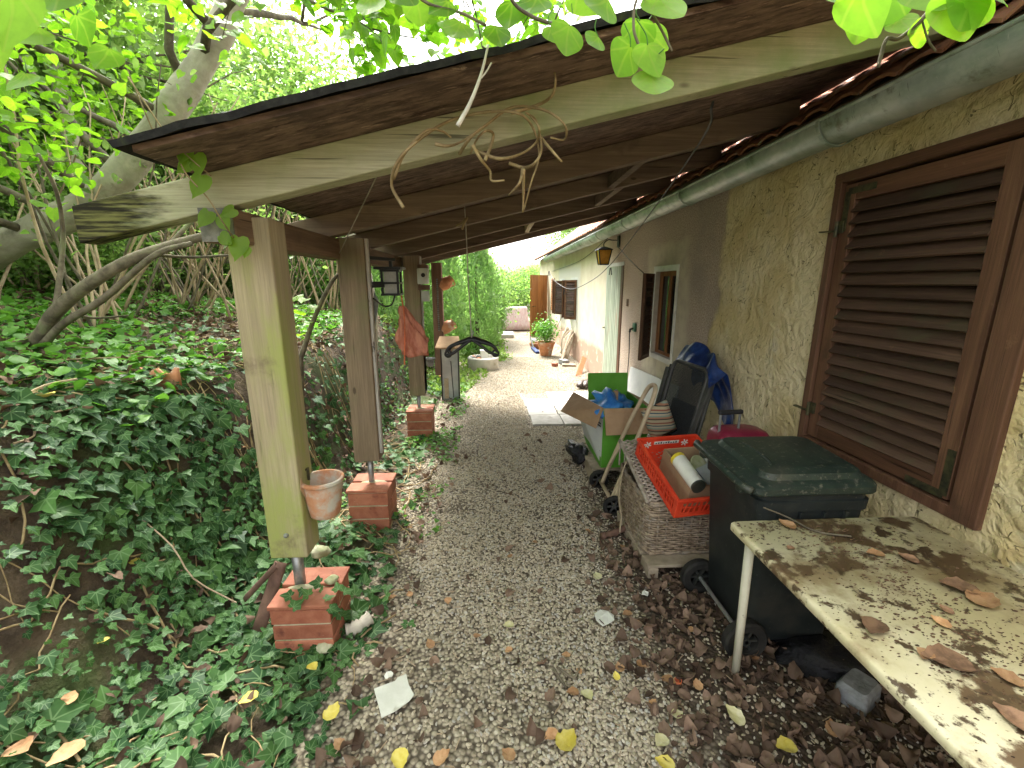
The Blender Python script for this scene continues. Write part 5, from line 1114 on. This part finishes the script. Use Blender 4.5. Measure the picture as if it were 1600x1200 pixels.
# ivy runners
mb = MB()
for k in range(230):
    px, py = RNG.uniform(-2.5, -.6), RNG.uniform(.7, 5); a = RNG.uniform(0, 6.28); pts = []
    for s in range(14):
        pts.append((px, py, float(bank_z(px, py))+.012+.02*abs(math.sin(s*.9+k)))); a += RNG.normal(0, .35); px += .05*math.cos(a); py += .05*math.sin(a)
        if px > -.5: break
    if len(pts) > 3: mb.tube(pts, RNG.uniform(.002, .0055), 5)
o = obj('ivy_stems', mb, M_vine, smooth=True); tag(o, 'tangled tan ivy stems running over the bank', 'stems', kind='stuff')
# a spray over the front pier
pp = [(.0, 0), (.05, .02), (.09, -.02), (.13, .03), (.16, -.01), (.03, -.05), (.20, .04), (.24, .0), (.11, .06)]
pos = [(-.93+q[0], 1.79+q[1], .30+.02*math.sin(i)) for i, q in enumerate(pp)]+[(-.74, 1.74+.03*i, .27-.035*i) for i in range(6)]
o = leaf_cloud('ivy_spray', IVY, pos, RNG.uniform(.035, .06, len(pos)), [(.3, -.4, .8)]*len(pos), ML_ivy, tilt=.3, kind='stuff'); tag(o, 'ivy spray creeping over the front brick pier', 'ivy')

# ================================================================== leaf litter
K = 30000; x = RNG.uniform(-5.5, 1.85, K); y = .45+8*RNG.random(K)**1.3
d = 1.1*smst(.45, .95, x+.12*wob(x, y, 3, 1))*smst(3.2, 1.9, y)+.05*smst(6, 3, y)+.10*smst(.6, .9, x)*smst(5, 3.5, y)
d = np.maximum(d, .22*np.exp(-((x+.55)/.14)**2)); d = np.maximum(d, .10*smst(-.6, -.8, x)*smst(3.5, 2.5, y)); d = np.maximum(d, .40*smst(-1.0, -1.2, x)*smst(2.6, 3.6, y)); d = np.maximum(d, .35*smst(-1.8, -2.2, x))
d = np.where((x > -.4) & (x < .5), d*.55+.06*smst(.1, .5, wob(x, y, 3.3, 8)), d)
k = RNG.random(K) < d; x, y = x[k], y[k]; gz_ = np.where(x < -.6, bank_z(x, y)+.045*RNG.random(len(x)), path_z(x, y))
sz = RNG.uniform(.025, .075, len(x)); pos = np.stack([x, y, gz_+.006+.018*RNG.random(len(x))], 1)
h_ = len(x)//2
o = leaf_cloud('leaf_litter_curled', ROLL, pos[:h_], sz[:h_], np.tile([0, 0, 1.], (h_, 1)), ML_lit, tilt=.55, kind='stuff', tint=RNG.random(h_)**1.3); tag(o, 'tightly curled brown dead leaves on the ground', 'leaves')
x, pos, sz = x[h_:], pos[h_:], sz[h_:]
o = leaf_cloud('leaf_litter', CURL, pos, sz, np.tile([0, 0, 1.], (len(x), 1)), ML_lit, tilt=.45, kind='stuff', tint=RNG.random(len(x))**1.5); tag(o, 'brown curled dead leaves strewn under the table and along the path', 'leaves')
mb = MB(); 
for k in range(420):
    x_, y_ = RNG.uniform(-.6, 1.7), .8+RNG.random()**1.4*5; a = RNG.random()*6.3; l_ = RNG.uniform(.01, .06); z_ = float(path_z(x_, y_))+.016
    mb.bar((x_, y_, z_), (x_+l_*math.cos(a), y_+l_*math.sin(a), z_+RNG.uniform(-.004, .008)), .003, .003)
for k in range(160):
    x_, y_ = RNG.uniform(-4.5, -1.7), RNG.uniform(1.6, 6.5); a = RNG.random()*6.3; l_ = RNG.uniform(.15, .6); z_ = float(bank_z(x_, y_))+.03
    e_ = Vector((x_+l_*math.cos(a), y_+l_*math.sin(a), float(bank_z(x_+l_*math.cos(a), y_+l_*math.sin(a)))+RNG.uniform(.01, .10))); s_ = Vector((x_, y_, z_))
    mb.tube(bez([s_, s_.lerp(e_, .35)+Vector(RNG.normal(0, .025, 3)), s_.lerp(e_, .7)+Vector(RNG.normal(0, .025, 3)), e_], 3), RNG.uniform(.0025, .006), 5)
o = obj('fallen_twigs', mb, M_stem); tag(o, 'broken twigs lying over path and bank', 'twigs', kind='stuff')
# the coloured leaves that stand out, one by one
FL = {'yellow': (ML_yellow, [(963, 1058, .03), (1228, 1168, .06), (625, 1188, .06), (240, 800, .03), (213, 888, .04), (392, 1102, .05), (490, 1053, .045), (885, 1160, .075), (1040, 1195, .05), (165, 1012, .03), (70, 632, .10), (520, 1125, .06)]),
      'cream': (ML_cream, [(933, 902, .05), (795, 978, .04), (918, 1088, .05), (1058, 1118, .04), (1148, 1120, .06), (1033, 1160, .05)]),
      'orange': (ML_orange, [(968, 1045, .04), (895, 1083, .04), (905, 1050, .025), (745, 995, .03), (672, 1008, .04), (795, 1017, .03), (836, 848, .03), (797, 870, .03), (918, 830, .03), (972, 855, .035), (1002, 1040, .04), (1090, 1072, .04), (885, 1025, .03), (700, 940, .04), (612, 935, .04), (640, 930, .035), (862, 1150, .045), (1045, 1065, .05), (1020, 1100, .03), (530, 1165, .04), (110, 1190, .07), (35, 1185, .07), (235, 740, .03), (108, 1105, .05), (335, 870, .04), (640, 825, .03), (385, 705, .03), (980, 960, .04), (995, 975, .035), (690, 1185, .05), (795, 1182, .045), (1080, 985, .03), (1180, 1030, .035), (1300, 1140, .05)])}
for kind_, (m_, lst) in FL.items():
    for i, (px, py, s) in enumerate(lst):
        c = G(px, py, .03); bank = c.x < -.62
        if bank:
            for _k in range(60):                         # walk down the ray to the bank
                z_ = 1.4-.025*_k; c = G(px, py, z_)
                if float(bank_z(c.x, c.y))+.05 >= z_: break
            c.z += .03
        curled('fallen_leaf', c, s*1.35, i*1.7, m_, ('%s fallen leaf caught in the ivy' if bank else '%s fallen leaf lying on the path') % kind_, 'leaf', tilt=random.uniform(-.25, .25), group='%s fallen leaves %s' % (kind_, 'in the ivy' if bank else 'on the path'), k=.6)

# ================================================================== seedlings, grass
def ground_plants(name, K, fx, fy, dens, shape, mat_, s0, s1, lab, cat, zoff=.06, n0=(0, 0, 1), tilt=.4):
    x = RNG.uniform(*fx, K); y = RNG.uniform(*fy, K); k = RNG.random(K) < dens(x, y); x, y = x[k], y[k]
    z = np.where(x < -.7, bank_z(x, y), .012); pos = np.stack([x, y, z+zoff*RNG.random(len(x))], 1)
    o = leaf_cloud(name, shape, pos, RNG.uniform(s0, s1, len(x)), np.tile(n0, (len(x), 1)).astype(float), mat_, tilt=tilt, kind='stuff'); tag(o, lab, cat)
ground_plants('seedlings', 9000, (-1.4, -.25), (2.7, 7.6), lambda x, y: .55*smst(.15, .6, wob(x, y, 4.3, 2)+.35)*smst(-.28, -.5, x)*(.3+.7*smst(3.2, 4.2, y)), HEART, ML_seed, .02, .05, 'bright green seedlings growing round the post feet', 'seedlings')
ground_plants('ground_cover', 30000, (-9, -1.75), (2.2, 11), lambda x, y: .9*smst(-.45, .2, wob(x, y, 2.1, 3)+.2), HEART, ML_seed, .035, .08, 'round green leaves of low plants on top of the bank', 'plants', zoff=.10)
ground_plants('grass', 14000, (-2.4, .75), (6.6, 13), lambda x, y: smst(.12, -.10, x-.75*smst(6.6, 10.5, y)+.35+.2*wob(x, y, 3, 1))*np.clip(.5+.6*wob(x, y, 2.2, 6), .1, 1), OVAL, ML_grass, .04, .11, 'pale green grass along the left edge of the path', 'grass', zoff=.05, n0=(0, -.7, .5), tilt=.7)

# ================================================================== trees
def limb(mb, p, d, l, r, depth, tips, rnd, gravity=-.02, n=7, spread=.7, kids=(2, 4)):
    pts = [Vector(p)]; d = Vector(d).normalized()
    for i in range(n):
        d = (d+Vector((rnd.gauss(0, .12), rnd.gauss(0, .12), rnd.gauss(0, .10)+gravity))).normalized(); pts.append(pts[-1]+d*l/n)
    mb.tube(pts, [max(.002, r*(1-.75*i/n)) for i in range(n+1)], 7 if r > .02 else 5)
    if depth == 0: tips += pts[2:]; return
    for k in range(rnd.randint(*kids)):
        i = rnd.randint(n//2, n); dd = (d+Vector((rnd.gauss(0, spread), rnd.gauss(0, spread), rnd.gauss(.05, spread*.6)))).normalized()
        limb(mb, pts[i], dd, l*rnd.uniform(.5, .75), r*.45, depth-1, tips, rnd, gravity, max(4, n-1), spread, kids)
def crown_mesh(seed, R, nleaf, size, m_, shape=DIAM, clump=.42):
    "leaf positions: clumps spread through an uneven crown with gaps"
    rs = np.random.default_rng(seed); cl = rs.normal(0, 1, (46, 3)); cl /= np.linalg.norm(cl, axis=1)[:, None]; cl *= (rs.random(46)**.45)[:, None]*np.array(R)
    c = cl[rs.integers(0, 46, nleaf)]; pos = c+rs.normal(0, clump, (nleaf, 3))*np.array([1, 1, .7]); return pos, rs.uniform(size*.7, size*1.25, nleaf)
TREE = {}
def woodland_tree(kind, x, y, h, s, lab, group, bush=False):
    key = (kind, bush)
    if key not in TREE:
        rnd = random.Random(100+kind); r = thing('bush' if bush else 'tree', lab, 'bush' if bush else 'tree', (0, 0, 0), group); mb = MB(); tips = []
        if not bush:
            tp = bez([(0, 0, -.2), (.08*math.sin(kind), .05, 1.0), (.12, .1*math.cos(kind), 2.2), (.05, .12, 3.6), (.1, .1, 5)], 5); obj('trunk', MB().tube(tp, [.11*(1-.8*i/(len(tp)-1))+.01 for i in range(len(tp))], 9), M_bark2 if kind % 2 else M_bark, r, smooth=True)
            for k in range(9): limb(mb, tp[6+k % 12], (rnd.gauss(0, 1), rnd.gauss(0, 1), .45), 1.4, .032, 1, tips, rnd)
            pos, sz = crown_mesh(kind, (1.7, 1.7, 2.0), 15000, .115, None, clump=.55); pos[:, 2] += 4.0
        else:
            for k in range(8): limb(mb, (0, 0, 0), (rnd.gauss(0, .5), rnd.gauss(0, .5), 1), 1.6, .018, 1, tips, rnd)
            pos, sz = crown_mesh(kind, (1.1, 1.1, 1.0), 6500, .085, None, clump=.34); pos[:, 2] += 1.25
        obj('branches', mb, M_bark2, r, smooth=True)['kind'] = 'stuff'
        leaf_cloud('crown', DIAM, pos, sz, np.tile([0, 0, .6], (len(pos), 1)), ML_wood if kind % 2 else ML_wood2, r, tilt=.6)['kind'] = 'stuff'
        TREE[key] = r; o = r
    else: o = copy_tree(TREE[key])
    o['label'] = lab; o['group'] = group; o.location = (x, y, h); o.scale = (s, s, s*random.uniform(.9, 1.1)); o.rotation_euler = (0, 0, random.uniform(0, 6.28)); return o
def bz(x, y): return float(far_z(np.array([x]), np.array([y]))[0])
spots = [(-5.0, 9.6), (-4.5, 12.8), (-5.6, 6.6), (-10.5, 2.4), (-5.2, 13), (-9.0, 9.2), (-7.8, 3.0), (-6.6, 8.5), (-9.5, 6.2), (-4.4, 10.5), (-8.0, 12.5), (-12, 9.5), (-12.5, 4.0), (-3.6, 15), (-7, 18), (-11, 15), (-15, 12), (-9.2, 1.6), (-6.0, .6)]
for i, (x, y) in enumerate(spots): woodland_tree(i % 4, x, y, bz(x, y), random.uniform(.85, 1.2), ('slender woodland tree with pale crown and grey trunk behind the bank', 'woodland tree with greener crown and dark trunk behind the bank')[i % 2], 'woodland trees behind the bank')
for i, (x, y, s) in enumerate(((-2.6, 19.5, .9), (4.6, 21, 1.0), (-5, 24, 1.2), (7.5, 24, 1.2), (-.9, 24, .5), (2.4, 26, .5))): woodland_tree((i+1) % 4, x, y, 0, s, 'light green tree beyond the end of the path', 'trees beyond the path')
for i, (x, y, s) in enumerate(((-5.4, 7.6, .9), (-3.4, 9.2, 1.), (-6.2, 6.2, .8), (-7.4, 7.6, 1.1), (-9.2, 5.2, 1.3), (-5.0, 5.8, .7), (-6.2, 4.2, .75), (-4.4, 9.8, 1.2), (-6.6, 10.6, 1.5), (-9.4, 11.5, 1.8), (-12, 7.5, 1.9), (-12.5, 11.8, 2.2), (-4.6, 14.2, 1.7), (-2.9, 13.0, 1.3), (-14, 3.6, 2.0), (-8.2, 15, 2.1), (-6.8, 5.2, 1.), (-2.6, 10.8, 1.), (-8.4, 9, 1.3), (-5.6, 12.5, 1.4), (-10.5, 3.0, 1.3), (-7.8, 1.6, 1.))): woodland_tree(10+i % 3, x, y, bz(x, y)-.1, s, 'pale leafy undergrowth bush behind the bank', 'undergrowth behind the bank', True)
for i, (x, y, s) in enumerate(((-.9, 13.2, 1.1), (.0, 17.4, 1.0), (-1.7, 15.5, 1.3), (2.6, 18.5, 1.2), (.9, 19.5, 1.1))): woodland_tree(11+i % 2, x, y, 0, s, 'bright green bush at the far end of the path', 'bushes at the end of the path', True)
# leaning grey tree
lt = thing('leaning_tree', 'big smooth grey tree trunk leaning over the shelter corner', 'tree', (-6.4, 4.7, 1.3))
tp = bez([(-6.6, 4.9, 1.0), (-5.6, 4.7, 1.55), (-4.56, 4.5, 2.02), (-3.6, 4.5, 2.47), (-2.87, 4.5, 3.15), (-2.32, 4.5, 3.80), (-2.05, 4.45, 4.2), (-1.3, 4.4, 5.2)], 6); n = len(tp)
obj('trunk', MB().tube(tp, [.150*(1-.38*i/n)+.008*math.sin(i*1.3) for i in range(n)], 16), M_bark, lt, smooth=True)
mb = MB(); tips = []; rnd = random.Random(5)
for k in range(11): limb(mb, tp[12+k*2], (rnd.gauss(-.1, .8), rnd.gauss(-.5, .7), rnd.uniform(.1, .9)), rnd.uniform(1.4, 2.4), .04, 2, tips, rnd, -.03)
obj('branches', mb, M_bark2, lt, smooth=True)['kind'] = 'stuff'
tips = np.array([tuple(p) for p in tips]); sel = tips[RNG.integers(0, len(tips), 7000)]+RNG.normal(0, .16, (7000, 3))
def clear_of_roof(p): return ~((p[:, 0] > -1.45) & (p[:, 1] > 1.25) & (p[:, 2] < zb(p[:, 0])+.30)) & (p[:, 2] > 1.55) & (np.linalg.norm(p-CC, axis=1) > .55)
sel = sel[clear_of_roof(sel)]
leaf_cloud('crown', HEART, sel, RNG.uniform(.05, .085, len(sel)), np.tile([0, 0, .7], (len(sel), 1)), ML_lime, lt, tilt=.55)['kind'] = 'stuff'
# low forked dark limb
fk = thing('forked_shrub', 'dark forked limb rising out of the ivy beside the bank', 'shrub', (-3.3, 2.6, 1.0))
for q, r0 in ((((-70, 610), (0, 562), (60, 528), (85, 490), (130, 450), (200, 408), (262, 385), (330, 366)), .050), (((-70, 630), (0, 582), (60, 545), (100, 505), (160, 468), (240, 400), (300, 380)), .030), (((85, 490), (95, 420), (98, 360), (88, 300), (60, 240)), .016), (((110, 490), (150, 497), (200, 493)), .010), (((262, 385), (300, 345), (330, 310), (345, 300)), .014), (((240, 398), (300, 402), (370, 398), (470, 395)), .010)):
    pts = bez([PY(px, py, 2.75+.12*math.sin(i)) for i, (px, py) in enumerate(q)], 6); n = len(pts); obj('stem', MB().tube(pts, [r0*(1-.55*i/n) for i in range(n)], 9), M_bark2, fk, smooth=True)
# thicket of tan stems on the bank
for k in range(34):
    rnd = random.Random(300+k); x, y = rnd.uniform(-5.6, -2.3), rnd.uniform(3.6, 9.5)
    if x > -2.6 and y < 4.5: x -= .6
    base = Vector((x, y, bz(x, y))); r = thing('bare_shrub', 'clump of bare tan stems rising from the ivy bank', 'shrub', base, 'bare stem clumps on the bank'); tips = []
    for s in range(rnd.randint(4, 7)):
        d = Vector((rnd.gauss(0, .33), rnd.gauss(0, .25), 1)); p = base+Vector((rnd.gauss(0, .08), rnd.gauss(0, .08), -.05)); pts = [p]
        for i in range(9): d = (d.normalized()+Vector((rnd.gauss(0, .09), rnd.gauss(0, .09), 0))); pts.append(pts[-1]+d.normalized()*.27)
        tips += pts[4:]; obj('stem', MB().tube(pts, [max(.003, .014*(1-.08*i)*rnd.uniform(.9, 1.1)) for i in range(10)], 6), M_stem if s % 4 else M_bark2, r, smooth=True)
    tt_ = np.array([tuple(p) for p in tips]); sel = tt_[RNG.integers(0, len(tt_), 90)]+RNG.normal(0, .15, (90, 3)); sel = sel[clear_of_roof(sel)]
    leaf_cloud('foliage', OVAL, sel, RNG.uniform(.05, .09, len(sel)), np.tile([0, 0, .6], (len(sel), 1)), ML_wood2, r, tilt=.6)['kind'] = 'stuff'
# pale trunk and sapling behind the posts
pt = thing('ivy_tree', 'pale stump-like trunk standing behind the second post', 'tree', (-1.75, 5.9, .2)); tp = bez([(-1.72, 5.9, .1), (-1.70, 5.9, .6), (-1.62, 5.95, 1.3), (-1.7, 6.0, 2.2), (-1.9, 6.1, 3.2)], 5)
obj('trunk', MB().tube(tp, [.19-.006*i for i in range(len(tp))], 14), M_bark, pt, smooth=True)
sp_ = thing('sapling', 'curved sapling with a few round green leaves between the first posts', 'sapling', (-1.35, 3.4, .7)); pts = bez([PY(470, 560, 3.4), PY(490, 500, 3.4), PY(512, 452, 3.4), PY(528, 430, 3.4), PY(555, 415, 3.45)], 6)
obj('stem', MB().tube([pts[0]+Vector((-.05, 0, -.6))]+pts, [.022]+[.020*(1-.02*i) for i in range(len(pts))], 8), M_bark2, sp_, smooth=True)
lv_ = [(462, 470, .09), (478, 467, .09), (488, 485, .08), (470, 492, .09), (482, 505, .09), (462, 512, .08), (490, 478, .07), (472, 522, .07), (500, 388, .09), (512, 392, .07)]
for px, py, s in lv_:
    tv, tf = HEART; Mx = Matrix.Translation(PY(px, py, 3.3)) @ Matrix.Rotation(random.uniform(0, 6), 4, 'Z') @ Matrix.Rotation(random.uniform(-.5, .7), 4, 'X'); o = obj('leaf', MB().add([Mx @ (Vector(v_)*s) for v_ in tv], tf), ML_lime, sp_, smooth=True)

# ================================================================== linden over the path: branches and single big leaves
li = thing('linden_tree', 'linden tree with big heart-shaped lime green leaves hanging over the roof edge', 'tree', (-3.4, -1.6, .3))
tp = bez([(-3.4, -1.6, .1), (-3.3, -1.5, 1.5), (-3.0, -1.2, 3.0), (-2.6, -.8, 4.2), (-2.2, -.4, 5.4)], 5); obj('trunk', MB().tube(tp, [.20-.006*i for i in range(len(tp))], 12), M_bark, li, smooth=True)
mb = MB(); tips = []; rnd = random.Random(11)
main = [[(-2.6, -.8, 4.2), (-1.6, .6, 3.9), (-.6, 1.7, 3.55), (.5, 2.2, 3.5), (1.6, 2.4, 3.6)], [(-2.9, -1.1, 3.6), (-2.6, .6, 3.7), (-1.9, 2.0, 3.5), (-1.3, 3.4, 3.5)], [(-2.6, -.8, 4.3), (-1.0, -.2, 3.9), (.4, .3, 3.5), (1.7, .9, 3.2)], [(-2.4, -.6, 4.6), (-1.8, 1.5, 4.6), (-.9, 3.3, 4.4), (.0, 4.6, 4.3)]]
for q in main:
    pts = bez(q, 6); n = len(pts); mb.tube(pts, [.042*(1-.7*i/n) for i in range(n)], 8)
    for k in range(15):
        i = rnd.randint(5, n-1); limb(mb, pts[i], (rnd.gauss(.1, .8), rnd.gauss(.2, .7), rnd.uniform(-.35, .35)), rnd.uniform(.7, 1.3), .012, 1, tips, rnd, -.05, spread=.6)
obj('branches', mb, M_bark2, li, smooth=True)['kind'] = 'stuff'
tips = np.array([tuple(p) for p in tips]); sel = tips[RNG.integers(0, len(tips), 5200)]+RNG.normal(0, .07, (5200, 3)); sel = sel[clear_of_roof(sel) & (np.linalg.norm(sel-CC, axis=1) > 1.0) & ((sel[:, 1] > .7) | (RNG.random(len(sel)) < .35))]
leaf_cloud('crown', HEART, sel, RNG.uniform(.055, .095, len(sel)), np.tile([.1, -.35, .75], (len(sel), 1)), ML_lime, li, tilt=.4, up=np.tile([.1, .1, -.7], (len(sel), 1)))['kind'] = 'stuff'
# nearest leaves, each a piece of its own: (pixel, distance, size, roll)
BIG = [(1020, 135, .95, .075, .1), (985, 92, 1.0, .07, .5), (1012, 88, .95, .065, -.3), (890, 58, 1.1, .075, .2), (862, 55, 1.15, .055, -.5), (950, 20, 1.0, .08, .9), (1030, 15, 1.0, .085, -.4), (1000, 50, 1.05, .07, .0), (935, 70, 1.1, .05, .7), (720, 50, 1.3, .075, .3), (775, 55, 1.35, .07, -.2), (800, 20, 1.3, .08, .1), (650, 10, 1.4, .08, -.2), (630, -5, 1.3, .085, .3), (840, 10, 1.3, .08, .4), (905, -5, 1.2, .09, -.6), (700, 15, 1.4, .07, .8), (1015, 60, 1.1, .06, -.7), (760, -10, 1.3, .09, .0), (580, 10, 1.5, .08, .1), (1285, -10, .9, .075, .2), (1345, 5, .85, .085, -.5), (1355, 35, .9, .06, .3), (1400, 0, .9, .085, .4), (1450, -5, .85, .085, .0), (1500, 10, .8, .08, -.2), (1535, 5, .8, .085, .5), (1450, 62, .9, .045, 1.4), (1405, 40, .95, .05, -.2), (1550, -15, .8, .09, .3), (15, 10, .75, .085, .2), (-20, 60, .8, .07, -.3), (60, 60, 1.4, .09, .5), (120, 40, 1.5, .09, -.4), (40, 130, 1.6, .09, .2), (170, 90, 1.7, .09, .3), (90, -5, 1.3, .10, -.2)]
for px, py, d, s, rl in BIG:
    a = PY(px, py-20*s/.075/d, d); tv, tf = HEART
    Mx = Matrix.Translation(a) @ Matrix.Rotation(rl, 4, 'Y') @ Matrix.Rotation(rad(-105)+random.uniform(-.35, .35), 4, 'X') @ Matrix.Rotation(random.uniform(-.35, .35), 4, 'Y')
    o = obj('leaf', MB().add([Mx @ (Vector((x*1.18, y, z))*s) for x, y, z in tv], tf), ML_lime, li, smooth=True)
    at_ = o.data.attributes.new('tint', 'FLOAT', 'POINT'); at_.data.foreach_set('value', [random.random()]*len(tv)); uvl = o.data.uv_layers.new(name='UVMap')
    for lp_ in o.data.loops: uvl.data[lp_.index].uv = tv[lp_.vertex_index][:2]
    subsurf(o, 1); b0 = Mx @ Vector((0, 0, 0)); obj('stalk', MB().tube(bez([b0, b0+Vector((random.uniform(-.01, .01), .004, .02)), b0+Vector((random.uniform(-.025, .025), .008, .045))], 4), .0012, 5), ML_seed, o)
for q, d, r in ((((1060, -60), (1000, -10), (990, 40), (1000, 75), (1020, 118)), 1.0, .003), (((1000, -10), (1030, 40), (1050, 80)), 1.0, .0025), (((780, -60), (800, 0), (830, 25), (870, 40)), 1.2, .004), (((1475, -60), (1460, 0), (1440, 30), (1405, 60), (1385, 62), (1372, 105)), .9, .0035), (((1440, 30), (1450, 62), (1462, 80)), .9, .002), (((620, -60), (660, 0), (720, 20), (760, 40)), 1.4, .004)):
    obj('twig', MB().tube(bez([PY(px, py, d) for px, py in q], 6), r, 6), M_bark2, li, smooth=True)
# climbing vine on the first post
cv = thing('climbing_vine', 'thin vine with heart leaves hanging over the first post head', 'vine', PY(330, 300, 1.6))
obj('stem', MB().tube(bez([PY(200, 120, 1.60), PY(262, 215, 1.58), PY(290, 270, 1.56), PY(325, 310, 1.58), PY(350, 350, 1.62), PY(375, 385, 1.74)], 6), .0022, 5).tube(bez([PY(262, 215, 1.58), PY(300, 250, 1.56), PY(330, 275, 1.58)], 6), .0018, 5), M_vine, cv, smooth=True)
for px, py, s, rl in ((280, 228, .045, -.2), (288, 235, .05, .2), (308, 252, .055, -.3), (312, 285, .06, .3), (290, 258, .04, .7), (322, 338, .05, .5), (348, 345, .05, -.7), (350, 372, .045, -1), (372, 382, .065, .1), (360, 330, .04, 1.0), (265, 205, .03, .5), (385, 392, .03, .2)):
    a = PY(px, py, 1.57 if py < 320 else 1.68); tv, tf = HEART; Mx = Matrix.Translation(a) @ Matrix.Rotation(rl, 4, 'Y') @ Matrix.Rotation(rad(-100), 4, 'X')
    obj('leaf', MB().add([Mx @ (Vector((x*.9, y-.3, z))*s*1.3) for x, y, z in tv], tf), ML_lime, cv, smooth=True)

# ================================================================== thuja hedge, potted shrub
for i, (x, y, h, r, lab) in enumerate(((-.95, 8.9, 2.7, .55, 'feathery green thuja behind the last post'), (-.30, 10.2, 2.6, .60, 'feathery green thuja behind the concrete planter'), (-1.9, 8.0, 2.4, .6, 'dense thuja left of the hanging jugs'), (-.1, 12.2, 2.3, .6, 'feathery thuja nearest the end of the path'))):
    th = thing('thuja', lab, 'conifer', (x, y, 0), 'thuja row'); K = 5200; rs = RNG
    v_ = rs.random(K); a = rs.random(K)*6.28; rr_ = r*np.clip(np.sin(PI*(.12+.86*v_))**.7, .1, 1)*(1-.25*v_)*(.72+.28*rs.random(K))*(1+.18*np.sin(a*5+v_*14))
    pos = np.stack([x+rr_*np.cos(a), y+rr_*np.sin(a), .08+h*v_], 1); nr = np.stack([np.cos(a), np.sin(a), .2+0*a], 1)
    leaf_cloud('foliage', ([(0,0,0), (.16,.5,.06), (.05,1,0), (-.05,1,0), (-.16,.5,.06), (0,.5,.02)], [(0,1,5), (1,2,5), (2,3,5), (3,4,5), (4,0,5)]), pos, rs.uniform(.07, .15, K), nr, ML_thuja, th, tilt=.55, up=nr*.5+np.array([0, 0, .8]), tint=np.clip(rs.random(K)*.6+.4*rr_/r, 0, 1))['kind'] = 'stuff'
    obj('trunk', MB().tube([(x, y, 0), (x, y, h*.8)], [.06, .02], 8), M_bark2, th)
p, c = PLANT_POT; K = 900; rs = RNG; q = rs.normal(0, 1, (K, 3))*np.array([.15, .15, .13])+np.array([c.x-.03, c.y, .62])
leaf_cloud('foliage', OVAL, q, rs.uniform(.04, .07, K), np.tile([0, -.2, .7], (K, 1)), ML_seed, p, tilt=.6)['kind'] = 'stuff'
mb = MB()
for k in range(7): mb.tube([(c.x+.02*math.cos(k), c.y+.02*math.sin(k), .28), (c.x+.10*math.cos(k*.9), c.y+.1*math.sin(k*.9), .62)], .007, 5)
mb.tube([(c.x+.03, c.y, .28), (c.x+.22, c.y-.02, .62), (c.x+.42, c.y, 1.05)], .008, 5); obj('stems', mb, M_bark2, p)['kind'] = 'stuff'
